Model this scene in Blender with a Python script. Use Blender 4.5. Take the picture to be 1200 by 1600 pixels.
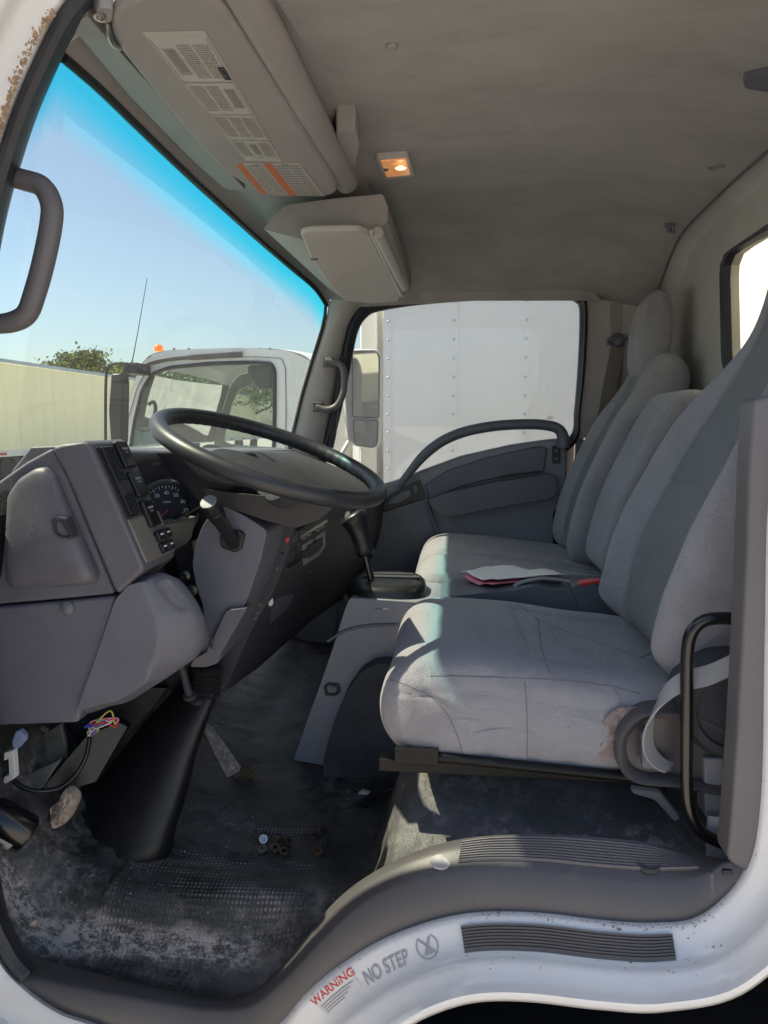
import bpy, bmesh, math, random
from mathutils import Vector, Matrix, noise
R = math.radians
random.seed(7)
for o in list(bpy.data.objects): bpy.data.objects.remove(o)
scene = bpy.context.scene
COL = scene.collection

# ------------------------------------------------------------ camera
CAM = Vector((0, -0.95, 0.80)); YAW = R(5.8); PIT = R(7.0); FPX = 1110.0
cd = bpy.data.cameras.new('camera'); cam = bpy.data.objects.new('camera', cd); COL.objects.link(cam)
cam.location = CAM; cam.rotation_euler = (R(90) - PIT, 0, YAW)
cd.sensor_fit = 'VERTICAL'; cd.sensor_height = 24; cd.lens = 24 * FPX / 1600
cd.clip_start = 0.02; cd.clip_end = 3000
scene.camera = cam
# ------------------------------------------------------------ sky, sun, exposure
SUN = Vector((-0.58, 0.05, 0.87)).normalized()
el = math.asin(SUN.z); az = math.atan2(SUN.x, SUN.y)
w = bpy.data.worlds.new('World'); scene.world = w; w.use_nodes = True
nt = w.node_tree; bg = nt.nodes['Background']; sk = nt.nodes.new('ShaderNodeTexSky')
sk.sky_type = 'NISHITA'; sk.sun_disc = False; sk.sun_elevation = el; sk.sun_rotation = az
sk.air_density = 1.0; sk.dust_density = 1.7; sk.ozone_density = 1.2; sk.altitude = 50
nt.links.new(sk.outputs[0], bg.inputs[0]); bg.inputs[1].default_value = 0.092
sd = bpy.data.lights.new('sun', 'SUN'); so = bpy.data.objects.new('sun', sd); COL.objects.link(so)
sd.energy = 4.2; sd.angle = R(0.6); sd.color = (1, 0.88, 0.70)
so.rotation_euler = SUN.to_track_quat('Z', 'Y').to_euler(); so.location = (0, 0, 8)
scene.view_settings.view_transform = 'Standard'; scene.view_settings.look = 'None'
scene.view_settings.exposure = 1.32; scene.view_settings.gamma = 1
scene.render.engine = 'CYCLES'
scene.cycles.max_bounces = 8; scene.cycles.diffuse_bounces = 5; scene.cycles.transparent_max_bounces = 16

# ------------------------------------------------------------ measuring the photograph
_f = Vector((-math.sin(YAW)*math.cos(PIT), math.cos(YAW)*math.cos(PIT), -math.sin(PIT)))
_r = Vector((math.cos(YAW), math.sin(YAW), 0)); _u = _r.cross(_f)
def ray(px, py): return _f + _r*((px-600)/FPX) - _u*((py-800)/FPX)
def P(px, py, y): d = ray(px, py); return CAM + d*((y-CAM.y)/d.y)
def Z(px, py, z): d = ray(px, py); return CAM + d*((z-CAM.z)/d.z)
def X(px, py, x): d = ray(px, py); return CAM + d*((x-CAM.x)/d.x)
def L3(pts, y): return [P(a, b, y) for a, b in pts]
def V(*a): return Vector(a)

# ------------------------------------------------------------ materials
def mat(name, col, rough=0.6, metal=0, spec=0.5, var=0.0, vscale=8, bump=0, bscale=200, bdist=0.001, dirt=None, dscale=5, dthr=0.6, dwid=.12,
        b2=None, sheen=0, coat=0, emit=None, es=0, stretch=None, dust=None):
    m = bpy.data.materials.new(name); m.use_nodes = True
    n = m.node_tree.nodes; l = m.node_tree.links; b = n['Principled BSDF']
    b.inputs['Roughness'].default_value = rough; b.inputs['Metallic'].default_value = metal
    b.inputs['Specular IOR Level'].default_value = spec
    b.inputs['Sheen Weight'].default_value = sheen; b.inputs['Coat Weight'].default_value = coat
    tc = n.new('ShaderNodeTexCoord'); co = tc.outputs['Object']
    if stretch:
        mp = n.new('ShaderNodeMapping'); mp.inputs['Scale'].default_value = stretch; l.new(co, mp.inputs[0]); co = mp.outputs[0]
    def noi(s, d=6, r=.6):
        q = n.new('ShaderNodeTexNoise'); q.inputs['Scale'].default_value = s; q.inputs['Detail'].default_value = d; q.inputs['Roughness'].default_value = r
        l.new(co, q.inputs['Vector']); return q.outputs['Fac']
    c4 = (*col, 1); cur = None
    if var:
        mx = n.new('ShaderNodeMix'); mx.data_type = 'RGBA'
        mx.inputs['A'].default_value = tuple(c*(1-var) for c in col) + (1,); mx.inputs['B'].default_value = tuple(min(1, c*(1+var)) for c in col) + (1,)
        mr = n.new('ShaderNodeMapRange'); mr.inputs[1].default_value = .3; mr.inputs[2].default_value = .7
        l.new(noi(vscale), mr.inputs[0]); l.new(mr.outputs[0], mx.inputs['Factor']); cur = mx.outputs['Result']
    if dirt:
        mx = n.new('ShaderNodeMix'); mx.data_type = 'RGBA'; mx.inputs['B'].default_value = (*dirt, 1)
        if cur: l.new(cur, mx.inputs['A'])
        else: mx.inputs['A'].default_value = c4
        mr = n.new('ShaderNodeMapRange'); mr.inputs[1].default_value = dthr; mr.inputs[2].default_value = dthr + dwid
        l.new(noi(dscale, 12, .72), mr.inputs[0]); l.new(mr.outputs[0], mx.inputs['Factor']); cur = mx.outputs['Result']
        ma = n.new('ShaderNodeMath'); ma.operation = 'MULTIPLY_ADD'; ma.inputs[1].default_value = .9 - rough; ma.inputs[2].default_value = rough
        l.new(mr.outputs[0], ma.inputs[0]); l.new(ma.outputs[0], b.inputs['Roughness'])
    if cur: l.new(cur, b.inputs['Base Color'])
    else: b.inputs['Base Color'].default_value = c4
    if bump:
        bp = n.new('ShaderNodeBump'); bp.inputs['Strength'].default_value = bump; bp.inputs['Distance'].default_value = bdist
        l.new(noi(bscale, 3), bp.inputs['Height']); l.new(bp.outputs[0], b.inputs['Normal'])
        if b2:
            bq = n.new('ShaderNodeBump'); bq.inputs['Strength'].default_value = b2[2]; bq.inputs['Distance'].default_value = b2[1]
            mp_ = n.new('ShaderNodeMapping'); mp_.inputs['Scale'].default_value = (1, .45, 1); l.new(tc.outputs['Object'], mp_.inputs[0])
            q_ = n.new('ShaderNodeTexNoise'); q_.inputs['Scale'].default_value = b2[0]; q_.inputs['Detail'].default_value = 3; q_.inputs['Distortion'].default_value = 1.2; l.new(mp_.outputs[0], q_.inputs['Vector'])
            l.new(q_.outputs['Fac'], bq.inputs['Height']); l.new(bq.outputs[0], bp.inputs['Normal'])
    if emit: b.inputs['Emission Color'].default_value = (*emit, 1); b.inputs['Emission Strength'].default_value = es
    return m
M = {}
M['dash'] = mat('dash_plastic', (.122,.124,.152), .52, var=.10, vscale=9, bump=.35, bscale=380, bdist=.0011, dirt=(.17,.165,.165), dscale=14, dthr=.62, dwid=.3)
M['dash2'] = mat('dash_plastic_worn', (.108,.106,.126), .48, var=.12, vscale=14, bump=.35, bscale=380, bdist=.0011, dirt=(.2,.195,.19), dscale=22, dthr=.66, dwid=.2)
M['dashdark'] = mat('dark_plastic', (.042,.044,.055), .72, var=.15, vscale=9, bump=.3, bscale=380, bdist=.0011, dirt=(.08,.08,.085), dscale=30, dthr=.7, dwid=.2)
M['bezel'] = mat('warm_grey_bezel', (.19,.18,.16), .5, var=.08, bump=.2, bscale=800, bdist=.0004)
M['shroud'] = mat('shroud_plastic', (.030,.028,.029), .5, var=.15, bump=.35, bscale=600, bdist=.0006, dirt=(.075,.070,.068), dscale=16, dthr=.6, dwid=.25)
M['black'] = mat('black_plastic', (.012,.012,.014), .38, var=.2, bump=.15, bscale=700, bdist=.0004)
M['gloss'] = mat('black_gloss_metal', (.008,.008,.009), .25, coat=.2, spec=.5)
M['frame'] = mat('black_frame_metal', (.008,.008,.008), .45, spec=.25)
M['rubber'] = mat('black_rubber', (.014,.015,.018), .55, var=.3, vscale=20, bump=.2, bscale=300)
M['seal'] = mat('door_rubber', (.020,.022,.030), .5, var=.3, vscale=12, bump=.3, bscale=200)
M['lining'] = mat('roof_fabric', (.34,.322,.312), .95, var=.14, vscale=3.5, bump=.9, bscale=260, bdist=.003, dirt=(.25,.228,.212), dscale=5, dthr=.5, dwid=.35, sheen=.2, stretch=(1.2,2.4,1))
M['trim'] = mat('overhead_plastic', (.29,.272,.268), .55, var=.06, bump=.3, bscale=800, bdist=.0005)
M['trimlight'] = mat('pillar_plastic', (.46,.44,.42), .55, var=.07, vscale=6, bump=.3, bscale=700, bdist=.0005, dirt=(.36,.335,.31), dscale=8, dthr=.58, dwid=.3)
M['pillar'] = mat('pillar_grey', (.125,.118,.124), .5, var=.07, vscale=6, bump=.3, bscale=800, bdist=.0005, dirt=(.30,.28,.27), dscale=30, dthr=.7, dwid=.1)
M['sill'] = mat('sill_plastic', (.085,.080,.084), .42, var=.10, vscale=7, bump=.35, bscale=600, bdist=.0006, dirt=(.15,.14,.135), dscale=12, dthr=.62, dwid=.3)
M['door'] = mat('door_plastic', (.23,.24,.275), .55, var=.07, vscale=5, bump=.3, bscale=700, bdist=.0006)
M['doordark'] = mat('door_plastic_dark', (.105,.115,.140), .5, var=.1, vscale=6, bump=.3, bscale=700, bdist=.0006)
M['seat'] = mat('seat_cloth', (.30,.297,.322), .95, var=.06, vscale=11, bump=.9, bscale=420, bdist=.0025, dirt=(.25,.235,.24), dscale=7, dthr=.52, dwid=.25, sheen=.25, b2=(16, .02, .5))
M['insert'] = mat('seat_cloth_insert', (.185,.196,.202), .95, var=.10, vscale=9, bump=1, bscale=500, bdist=.0025, dirt=(.16,.155,.15), dscale=9, dthr=.56, dwid=.2, sheen=.2, b2=(18, .02, .4))
M['paint'] = mat('white_paint', (.70,.70,.70), .30, var=.06, vscale=5, coat=.5, dirt=(.40,.34,.27), dscale=14, dthr=.64, dwid=.10)
M['paintout'] = mat('white_paint_far', (.78,.80,.80), .35, var=.03, coat=.4)
M['grime'] = mat('grime_specks', (.30,.24,.18), .9, var=.4, vscale=80)
M['rust'] = mat('rust_stain', (.42,.27,.15), .8, var=.3, vscale=60)
M['paper'] = mat('white_paper', (.80,.80,.80), .8, var=.03)
M['pink'] = mat('pink_paper', (.75,.25,.32), .8)
M['label'] = mat('visor_label', (.42,.40,.38), .35, var=.06, vscale=20)
M['ink'] = mat('label_ink', (.21,.20,.195), .6)
M['ink2'] = mat('label_ink_grey', (.26,.25,.24), .6)
M['orange'] = mat('label_orange', (.50,.14,.05), .6)
M['red'] = mat('red_plastic', (.55,.03,.03), .35)
M['redink'] = mat('red_ink', (.55,.07,.06), .5)
M['greyink'] = mat('grey_ink', (.30,.31,.34), .5)
M['belt'] = mat('belt_webbing', (.30,.30,.30), .7, var=.05, bump=.6, bscale=900, bdist=.001)
M['beltdark'] = mat('belt_webbing_old', (.15,.13,.115), .8, var=.08, bump=.6, bscale=900, bdist=.001)
M['metal'] = mat('bare_metal', (.45,.43,.40), .35, metal=1, var=.2, vscale=60)
M['rustmetal'] = mat('rusty_metal', (.11,.075,.05), .6, metal=.5, var=.4, vscale=90, bump=.5, bscale=300)
M['firewall'] = mat('primer_metal', (.12,.13,.115), .5, var=.3, vscale=12, dirt=(.05,.045,.035), dscale=9, dthr=.5, dwid=.2)
M['chalk'] = mat('chalky_dirt', (.42,.40,.40), .95, var=.2, vscale=60)
M['rag'] = mat('dirty_foam', (.42,.34,.27), .95, var=.25, vscale=40, bump=.8, bscale=120, bdist=.003)
M['seam'] = mat('seat_stitching', (.18,.172,.182), .9)
M['foam'] = mat('worn_cloth_patch', (.27,.215,.20), .95, var=.25, vscale=45, bump=.8, bscale=90, bdist=.004)
M['blue'] = mat('blue_plastic', (.30,.36,.62), .4)
M['amber'] = mat('amber_lens', (.85,.17,.02), .3, emit=(.9,.2,.02), es=.25)
M['cream'] = mat('trailer_paint', (.95,.88,.56), .5, var=.05, vscale=1.2, dirt=(.86,.78,.48), dscale=2.5, dthr=.55, dwid=.3, stretch=(1,1,.15))
M['box'] = mat('box_panel', (.66,.68,.68), .35, var=.03, vscale=2)
M['boxcream'] = mat('box_panel_cream', (.82,.79,.66), .5, var=.04, vscale=3)
M['steel'] = mat('galvanised', (.40,.46,.52), .4, metal=.5, var=.2, vscale=9)
M['leaf'] = mat('leaf', (.10,.15,.030), .6, var=.5, vscale=1.5)
M['leaf2'] = mat('leaf_young', (.20,.24,.05), .6, var=.4, vscale=1.5)
M['bark'] = mat('bark', (.12,.10,.08), .9, var=.3)
M['ground'] = mat('gravel_lot', (.50,.465,.42), .95, var=.2, vscale=2, bump=.6, bscale=30, bdist=.01, dirt=(.38,.34,.29), dscale=.6, dthr=.5, dwid=.2)
M['beige'] = mat('beige_panel', (.33,.31,.27), .5, var=.05)
M['skinwire'] = {}
for nme, c in dict(r=(.6,.05,.06), b=(.05,.08,.5), w=(.7,.7,.7), y=(.6,.5,.08), g=(.08,.35,.12), p=(.7,.3,.4)).items():
    M['skinwire'][nme] = mat('wire_'+nme, c, .4)
M['gaugeface'] = mat('gauge_face', (.008,.009,.012), .5)
M['gaugemark'] = mat('gauge_marks', (.75,.75,.75), .5)
M['mirror'] = mat('mirror_glass', (.85,.84,.80), .03, metal=1)
M['lamp'] = mat('lamp_lens', (.60,.38,.24), .25, var=.35, vscale=55, emit=(1,.36,.10), es=.16, coat=.6)
M['bulb'] = mat('lamp_bulb', (.9,.7,.4), .3, emit=(1,.62,.28), es=1.2)
M['sticker'] = mat('sticker', (.62,.62,.63), .35)

def glass(name, tint=(.93,.97,.95), band=False, haze=0.0, hazecol=(.8,.8,.8), reflect=1.0):
    m = bpy.data.materials.new(name); m.use_nodes = True; n = m.node_tree.nodes; l = m.node_tree.links
    n.remove(n['Principled BSDF']); out = n['Material Output']
    tr = n.new('ShaderNodeBsdfTransparent'); tr.inputs[0].default_value = (*tint, 1)
    if band:
        g = n.new('ShaderNodeAttribute'); g.attribute_name = 'shade_band'
        r = n.new('ShaderNodeMapRange'); r.interpolation_type = 'SMOOTHSTEP'; r.inputs[1].default_value = .112; r.inputs[2].default_value = .012
        l.new(g.outputs['Fac'], r.inputs[0]); band_f = r.outputs[0]
        mx = n.new('ShaderNodeMix'); mx.data_type = 'RGBA'; mx.inputs['A'].default_value = (*tint, 1); mx.inputs['B'].default_value = (.06,.74,.76,1)
        l.new(r.outputs[0], mx.inputs['Factor']); l.new(mx.outputs['Result'], tr.inputs[0])
    cur = tr.outputs[0]
    if haze:
        df = n.new('ShaderNodeBsdfDiffuse'); df.inputs[0].default_value = (*hazecol, 1)
        tl = n.new('ShaderNodeBsdfTranslucent'); tl.inputs[0].default_value = (*hazecol, 1)
        a = n.new('ShaderNodeMixShader'); a.inputs[0].default_value = .5; l.new(df.outputs[0], a.inputs[1]); l.new(tl.outputs[0], a.inputs[2])
        b = n.new('ShaderNodeMixShader'); b.inputs[0].default_value = haze; l.new(cur, b.inputs[1]); l.new(a.outputs[0], b.inputs[2]); cur = b.outputs[0]
    if band:
        tl2 = n.new('ShaderNodeBsdfTranslucent'); tl2.inputs[0].default_value = (.06,.72,.85,1)
        mb_ = n.new('ShaderNodeMath'); mb_.operation = 'MULTIPLY'; mb_.inputs[1].default_value = .12; l.new(band_f, mb_.inputs[0])
        b2 = n.new('ShaderNodeMixShader'); l.new(mb_.outputs[0], b2.inputs[0]); l.new(cur, b2.inputs[1]); l.new(tl2.outputs[0], b2.inputs[2]); cur = b2.outputs[0]
    gl = n.new('ShaderNodeBsdfGlossy'); gl.inputs['Roughness'].default_value = .01
    fr = n.new('ShaderNodeFresnel'); fr.inputs[0].default_value = 1.45
    ml = n.new('ShaderNodeMath'); ml.operation = 'MULTIPLY'; ml.inputs[1].default_value = reflect; l.new(fr.outputs[0], ml.inputs[0])
    mx2 = n.new('ShaderNodeMixShader'); l.new(ml.outputs[0], mx2.inputs[0]); l.new(cur, mx2.inputs[1]); l.new(gl.outputs[0], mx2.inputs[2])
    l.new(mx2.outputs[0], out.inputs[0]); return m
M['windshield'] = glass('windshield_glass', (.68,.74,.69), band=True, haze=.025, reflect=.07)
M['windshield2'] = glass('far_windshield_glass', (.55,.75,.68), haze=.02)
M['window'] = glass('side_window_glass', (.86,.90,.89), haze=.22, hazecol=(.8,.8,.8), reflect=1.4)
M['rearglass'] = glass('rear_window_glass', (.92,.95,.92), haze=.02)

# ------------------------------------------------------------ rubber floor with tread and dirt
def floor_material():
    m = bpy.data.materials.new('rubber_floor'); m.use_nodes = True; n = m.node_tree.nodes; l = m.node_tree.links; b = n['Principled BSDF']
    g = n.new('ShaderNodeNewGeometry'); pos = g.outputs['Position']; sx = n.new('ShaderNodeSeparateXYZ'); l.new(pos, sx.inputs[0])
    def mth(op, a, b_=None, c=None):
        q = n.new('ShaderNodeMath'); q.operation = op
        for i, v in enumerate((a, b_, c)):
            if v is None: continue
            if isinstance(v, (int, float)): q.inputs[i].default_value = v
            else: l.new(v, q.inputs[i])
        return q.outputs[0]
    def noi(s, d=8, r=.65, vec=None):
        q = n.new('ShaderNodeTexNoise'); q.inputs['Scale'].default_value = s; q.inputs['Detail'].default_value = d; q.inputs['Roughness'].default_value = r
        l.new(vec or pos, q.inputs['Vector']); return q.outputs['Fac']
    def mr(v, a, c, lo=0, hi=1):
        q = n.new('ShaderNodeMapRange'); q.inputs[1].default_value = a; q.inputs[2].default_value = c; q.inputs[3].default_value = lo; q.inputs[4].default_value = hi
        l.new(v, q.inputs[0]); return q.outputs[0]
    # diamond tread of the mat, inside its moulded panel
    k = 2*math.pi/.0105
    u = mth('SINE', mth('MULTIPLY', mth('ADD', sx.outputs[0], sx.outputs[1]), k*.7)); v = mth('SINE', mth('MULTIPLY', mth('SUBTRACT', sx.outputs[0], sx.outputs[1]), k*.7))
    tread = mr(mth('MULTIPLY', u, v), .05, .45)
    inx = mth('MULTIPLY', mr(sx.outputs[0], -.60, -.585), mr(sx.outputs[0], -.235, -.25))
    iny = mth('MULTIPLY', mr(sx.outputs[1], .075, .085), mr(sx.outputs[1], .46, .42))
    panel = mth('MULTIPLY', inx, iny)
    tr = mth('MULTIPLY', tread, panel)
    # dirt: broad patches, dried mud near the sill, dust caught on the tread
    d1 = mr(noi(5), .44, .60); d2 = mr(noi(38, 12, .8), .46, .60)
    mp = n.new('ShaderNodeMapping'); mp.inputs['Scale'].default_value = (3.5, 16, 3); l.new(pos, mp.inputs[0])
    streak = mr(noi(1.0, 10, .7, mp.outputs[0]), .50, .64)
    yw = mth('ADD', sx.outputs[1], mth('MULTIPLY', mth('SUBTRACT', noi(9, 5), .5), .045))
    near = mth('MULTIPLY', mth('MULTIPLY', mr(yw, .118, .104), mr(yw, .076, .086)), mr(sx.outputs[0], -.30, -.34))
    mp2 = n.new('ShaderNodeMapping'); mp2.inputs['Scale'].default_value = (14, 34, 20); mp2.inputs['Rotation'].default_value = (0,0,.35); l.new(pos, mp2.inputs[0])
    mud = mth('MULTIPLY', near, mr(noi(1.0, 15, .9, mp2.outputs[0]), .485, .515))
    left = mth('MULTIPLY', mth('MULTIPLY', mr(sx.outputs[0], -.56, -.62), mr(sx.outputs[1], .26, .14)), mr(noi(40, 12, .9), .53, .57))
    mud = mth('ADD', mud, mth('MULTIPLY', left, .3))
    dust = mth('ADD', mth('MULTIPLY', mth('MULTIPLY', d1, d2), .42), mth('MULTIPLY', mr(noi(2.5), .45, .7), .04))
    dust = mth('ADD', dust, mth('ADD', mth('MULTIPLY', mth('MULTIPLY', tr, streak), .9), mth('MULTIPLY', tr, .07)))
    dust = mth('ADD', dust, mth('MULTIPLY', mr(noi(240, 2), .70, .74), .5))
    stepd = mth('MULTIPLY', mth('MULTIPLY', mr(sx.outputs[0], .02, .10), mr(sx.outputs[1], .22, .14)), mr(noi(17, 12, .8), .55, .60))
    fac = mth('MINIMUM', mth('ADD', mth('ADD', dust, mud), mth('MULTIPLY', stepd, .55)), 1.0)
    c1 = n.new('ShaderNodeMix'); c1.data_type = 'RGBA'; c1.inputs['A'].default_value = (.013,.015,.016,1); c1.inputs['B'].default_value = (.098,.098,.098,1)
    plat = mth('MULTIPLY', mr(sx.outputs[0], -.13, -.10), .75)
    l.new(mth('MINIMUM', mth('ADD', mth('MULTIPLY', mr(noi(9), .35, .65), .7), plat), 1.0), c1.inputs['Factor'])
    c2 = n.new('ShaderNodeMix'); c2.data_type = 'RGBA'; c2.inputs['B'].default_value = (.46,.42,.40,1); l.new(c1.outputs['Result'], c2.inputs['A']); l.new(fac, c2.inputs['Factor'])
    l.new(c2.outputs['Result'], b.inputs['Base Color'])
    l.new(mr(fac, 0, .6, .36, .95), b.inputs['Roughness'])
    h = mth('ADD', mth('MULTIPLY', tr, 1.0), mth('MULTIPLY', noi(45, 6), .8)); h = mth('ADD', h, mth('MULTIPLY', noi(500, 2), .25))
    bp = n.new('ShaderNodeBump'); bp.inputs['Strength'].default_value = .9; bp.inputs['Distance'].default_value = .004
    l.new(h, bp.inputs['Height']); l.new(bp.outputs[0], b.inputs['Normal'])
    return m
M['floor'] = floor_material()

# ------------------------------------------------------------ geometry helpers
def crv(pts, n, closed=False):
    """Catmull-Rom through points (tuples or Vectors)"""
    pts = [Vector(p) for p in pts]; k = len(pts); out = []
    segs = k if closed else k-1
    N = n if closed else n-1
    for i in range(n):
        t = i/N*segs; s = min(int(t), segs-1); f = t-s
        def g(j):
            if closed: return pts[j % k]
            return pts[max(0, min(k-1, j))]
        a, b, c, d = g(s-1), g(s), g(s+1), g(s+2)
        out.append(.5*((2*b)+(c-a)*f+(2*a-5*b+4*c-d)*f*f+(3*b-a-3*c+d)*f**3))
    return out
def rnd(pts, r, n=5):
    """round the corners of a closed outline of Vectors"""
    out = []; k = len(pts)
    for i in range(k):
        a, b, c = pts[i-1], pts[i], pts[(i+1) % k]
        u = a-b; v = c-b; rr = min(r, u.length*.48, v.length*.48)
        p = b+u.normalized()*rr; q = b+v.normalized()*rr
        for j in range(n+1):
            t = j/n; out.append((1-t)**2*p+2*t*(1-t)*b+t*t*q)
    return out
class MB:
    def __init__(s): s.v = []; s.f = []; s.m = []
    def add(s, vs, fs, mi=0):
        o = len(s.v); s.v += [Vector(v) for v in vs]; s.f += [tuple(i+o for i in f) for f in fs]; s.m += [mi]*len(fs); return s
    def grid(s, rows, cu=False, cv=False, mi=0):
        nr, nc = len(rows), len(rows[0]); vs = [p for r in rows for p in r]; fs = []
        for i in range(nr if cu else nr-1):
            for j in range(nc if cv else nc-1):
                a = i*nc+j; b = i*nc+(j+1) % nc; c = ((i+1) % nr)*nc+(j+1) % nc; d = ((i+1) % nr)*nc+j
                fs.append((a, b, c, d))
        return s.add(vs, fs, mi)
    def loft(s, rings, cap=True, mi=0):
        s.grid(rings, cv=True, mi=mi)
        if cap:
            n = len(rings[0])
            s.add(rings[0], [tuple(range(n-1, -1, -1))], mi); s.add(rings[-1], [tuple(range(n))], mi)
        return s
    def prism(s, pts, ext, mi=0):
        return s.loft([pts, [p+ext for p in pts]], True, mi)
    def box(s, c, sx, sy, sz, rot=None, mi=0):
        vs = [Vector((x*sx/2, y*sy/2, z*sz/2)) for z in (-1, 1) for x, y in ((-1,-1),(1,-1),(1,1),(-1,1))]
        if rot is not None: vs = [rot @ v for v in vs]
        vs = [v+Vector(c) for v in vs]
        return s.add(vs, [(3,2,1,0),(4,5,6,7),(0,1,5,4),(1,2,6,5),(2,3,7,6),(3,0,4,7)], mi)
    def tube(s, pts, r, seg=12, closed=False, sq=1.0, mi=0, up=None):
        pts = [Vector(p) for p in pts]; n = len(pts); rings = []
        rr = r if isinstance(r, (list, tuple)) else [r]*n
        t0 = (pts[1]-pts[0]).normalized(); ref = Vector(up) if up else (Vector((0,0,1)) if abs(t0.z) < .9 else Vector((1,0,0)))
        nrm = (ref - t0*ref.dot(t0)).normalized()
        for i in range(n):
            a = pts[i-1] if (closed or i > 0) else pts[i]; b = pts[(i+1) % n] if (closed or i < n-1) else pts[i]
            t = (b-a).normalized(); nrm = (nrm - t*nrm.dot(t)).normalized(); bn = t.cross(nrm)
            rings.append([pts[i]+nrm*math.cos(2*math.pi*j/seg)*rr[i]+bn*math.sin(2*math.pi*j/seg)*rr[i]*sq for j in range(seg)])
        if closed: return s.grid(rings, cu=True, cv=True, mi=mi)
        return s.loft(rings, True, mi)
    def lathe(s, c, axis, prof, seg=24, mi=0, sq=1, up=None):
        """prof: list of (radius, height) along axis"""
        ax = Vector(axis).normalized(); ref = Vector(up) if up else (Vector((0,0,1)) if abs(ax.z) < .9 else Vector((1,0,0)))
        u = (ref-ax*ref.dot(ax)).normalized(); v = ax.cross(u); c = Vector(c)
        rings = [[c+ax*h+u*math.cos(2*math.pi*j/seg)*max(r,1e-5)+v*math.sin(2*math.pi*j/seg)*max(r,1e-5)*sq for j in range(seg)] for r, h in prof]
        return s.loft(rings, True, mi)
    def ribbon(s, pts, width, side, th=.0015, mi=0):
        rows = []
        for i, p in enumerate(pts):
            sd = side[i] if isinstance(side, list) else side
            sd = Vector(sd).normalized(); t = (pts[min(i+1, len(pts)-1)]-pts[max(i-1, 0)]).normalized(); n_ = t.cross(sd).normalized()
            a = p-sd*width/2; b = p+sd*width/2
            rows.append([a+n_*th, b+n_*th, b-n_*th, a-n_*th])
        return s.loft(rows, True, mi)
LOC = {}
def setp(o, label=None, cat=None, group=None, kind=None):
    if label: o['label'] = label
    if cat: o['category'] = cat
    if group: o['group'] = group
    if kind: o['kind'] = kind
    return o
def thing(name, loc, label, cat, group=None):
    o = bpy.data.objects.new(name, None); o.empty_display_size = .05; COL.objects.link(o); o.location = Vector(loc)
    LOC[o.name] = Vector(loc); return setp(o, label, cat, group)
def obj(name, mb, mats, parent=None, smooth=True, bevel=0, bseg=3, sub=0, label=None, cat=None, group=None, kind=None, angle=38, solid=0, weld=True):
    me = bpy.data.meshes.new(name)
    if parent is not None: base = LOC[parent.name]
    elif kind == 'structure': base = Vector((0,0,0))
    else:
        xs = [v.x for v in mb.v]; ys = [v.y for v in mb.v]; zs = [v.z for v in mb.v]
        base = Vector(((min(xs)+max(xs))/2, (min(ys)+max(ys))/2, min(zs)))
    me.from_pydata([v-base for v in mb.v], [], mb.f)
    mats = mats if isinstance(mats, (list, tuple)) else [mats]
    for m_ in mats: me.materials.append(M[m_] if isinstance(m_, str) else m_)
    me.polygons.foreach_set('material_index', mb.m)
    bm = bmesh.new(); bm.from_mesh(me)
    if weld: bmesh.ops.remove_doubles(bm, verts=bm.verts, dist=1e-5)
    bmesh.ops.recalc_face_normals(bm, faces=bm.faces); bm.to_mesh(me); bm.free()
    if smooth:
        me.polygons.foreach_set('use_smooth', [True]*len(me.polygons))
        if not bevel and not sub: me.set_sharp_from_angle(angle=R(angle))
    o = bpy.data.objects.new(name, me); COL.objects.link(o); o.location = Vector((0,0,0)) if parent is not None else base
    LOC[o.name] = base
    if parent is not None:
        o.parent = parent
    if solid:
        md = o.modifiers.new('s', 'SOLIDIFY'); md.thickness = solid; md.offset = 0
    if bevel:
        md = o.modifiers.new('b', 'BEVEL'); md.width = bevel; md.segments = bseg; md.limit_method = 'ANGLE'; md.angle_limit = R(30); md.harden_normals = True
    if sub:
        md = o.modifiers.new('u', 'SUBSURF'); md.levels = sub; md.render_levels = sub
    return setp(o, label, cat, group, kind)
def sstep(a, b, x):
    t = max(0, min(1, (x-a)/(b-a))); return t*t*(3-2*t)
def nz(x, y, z=0): return noise.noise(Vector((x, y, z)))

from mathutils.bvhtree import BVHTree
_bv = {}
def on(o, px, py, off=0.0):
    """point of object o seen at a pixel of the photograph, lifted by off along its normal"""
    if o.name not in _bv:
        b = LOC[o.parent.name] if o.parent is not None else LOC[o.name]
        _bv[o.name] = BVHTree.FromPolygons([v.co+b for v in o.data.vertices], [tuple(p.vertices) for p in o.data.polygons])
    d = ray(px, py).normalized(); h = _bv[o.name].ray_cast(CAM, d)
    if h[0] is None: return None
    n_ = h[1] if h[1].dot(d) < 0 else -h[1]
    return h[0]+n_*off
def seam(name, o, pts, m_, rr=.0014, off=.0, n=50):
    q = [on(o, a.x, a.y, off) for a in crv([Vector((a, b, 0)) for a, b in pts], n)]
    q = [p for p in q if p is not None]
    if len(q) < 3: return None
    for _ in range(2): q = [q[0]]+[(q[i-1]+q[i]*2+q[i+1])/4 for i in range(1, len(q)-1)]+[q[-1]]
    mb = MB(); mb.tube(q, rr, 6); return obj(name, mb, m_, o)
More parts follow.
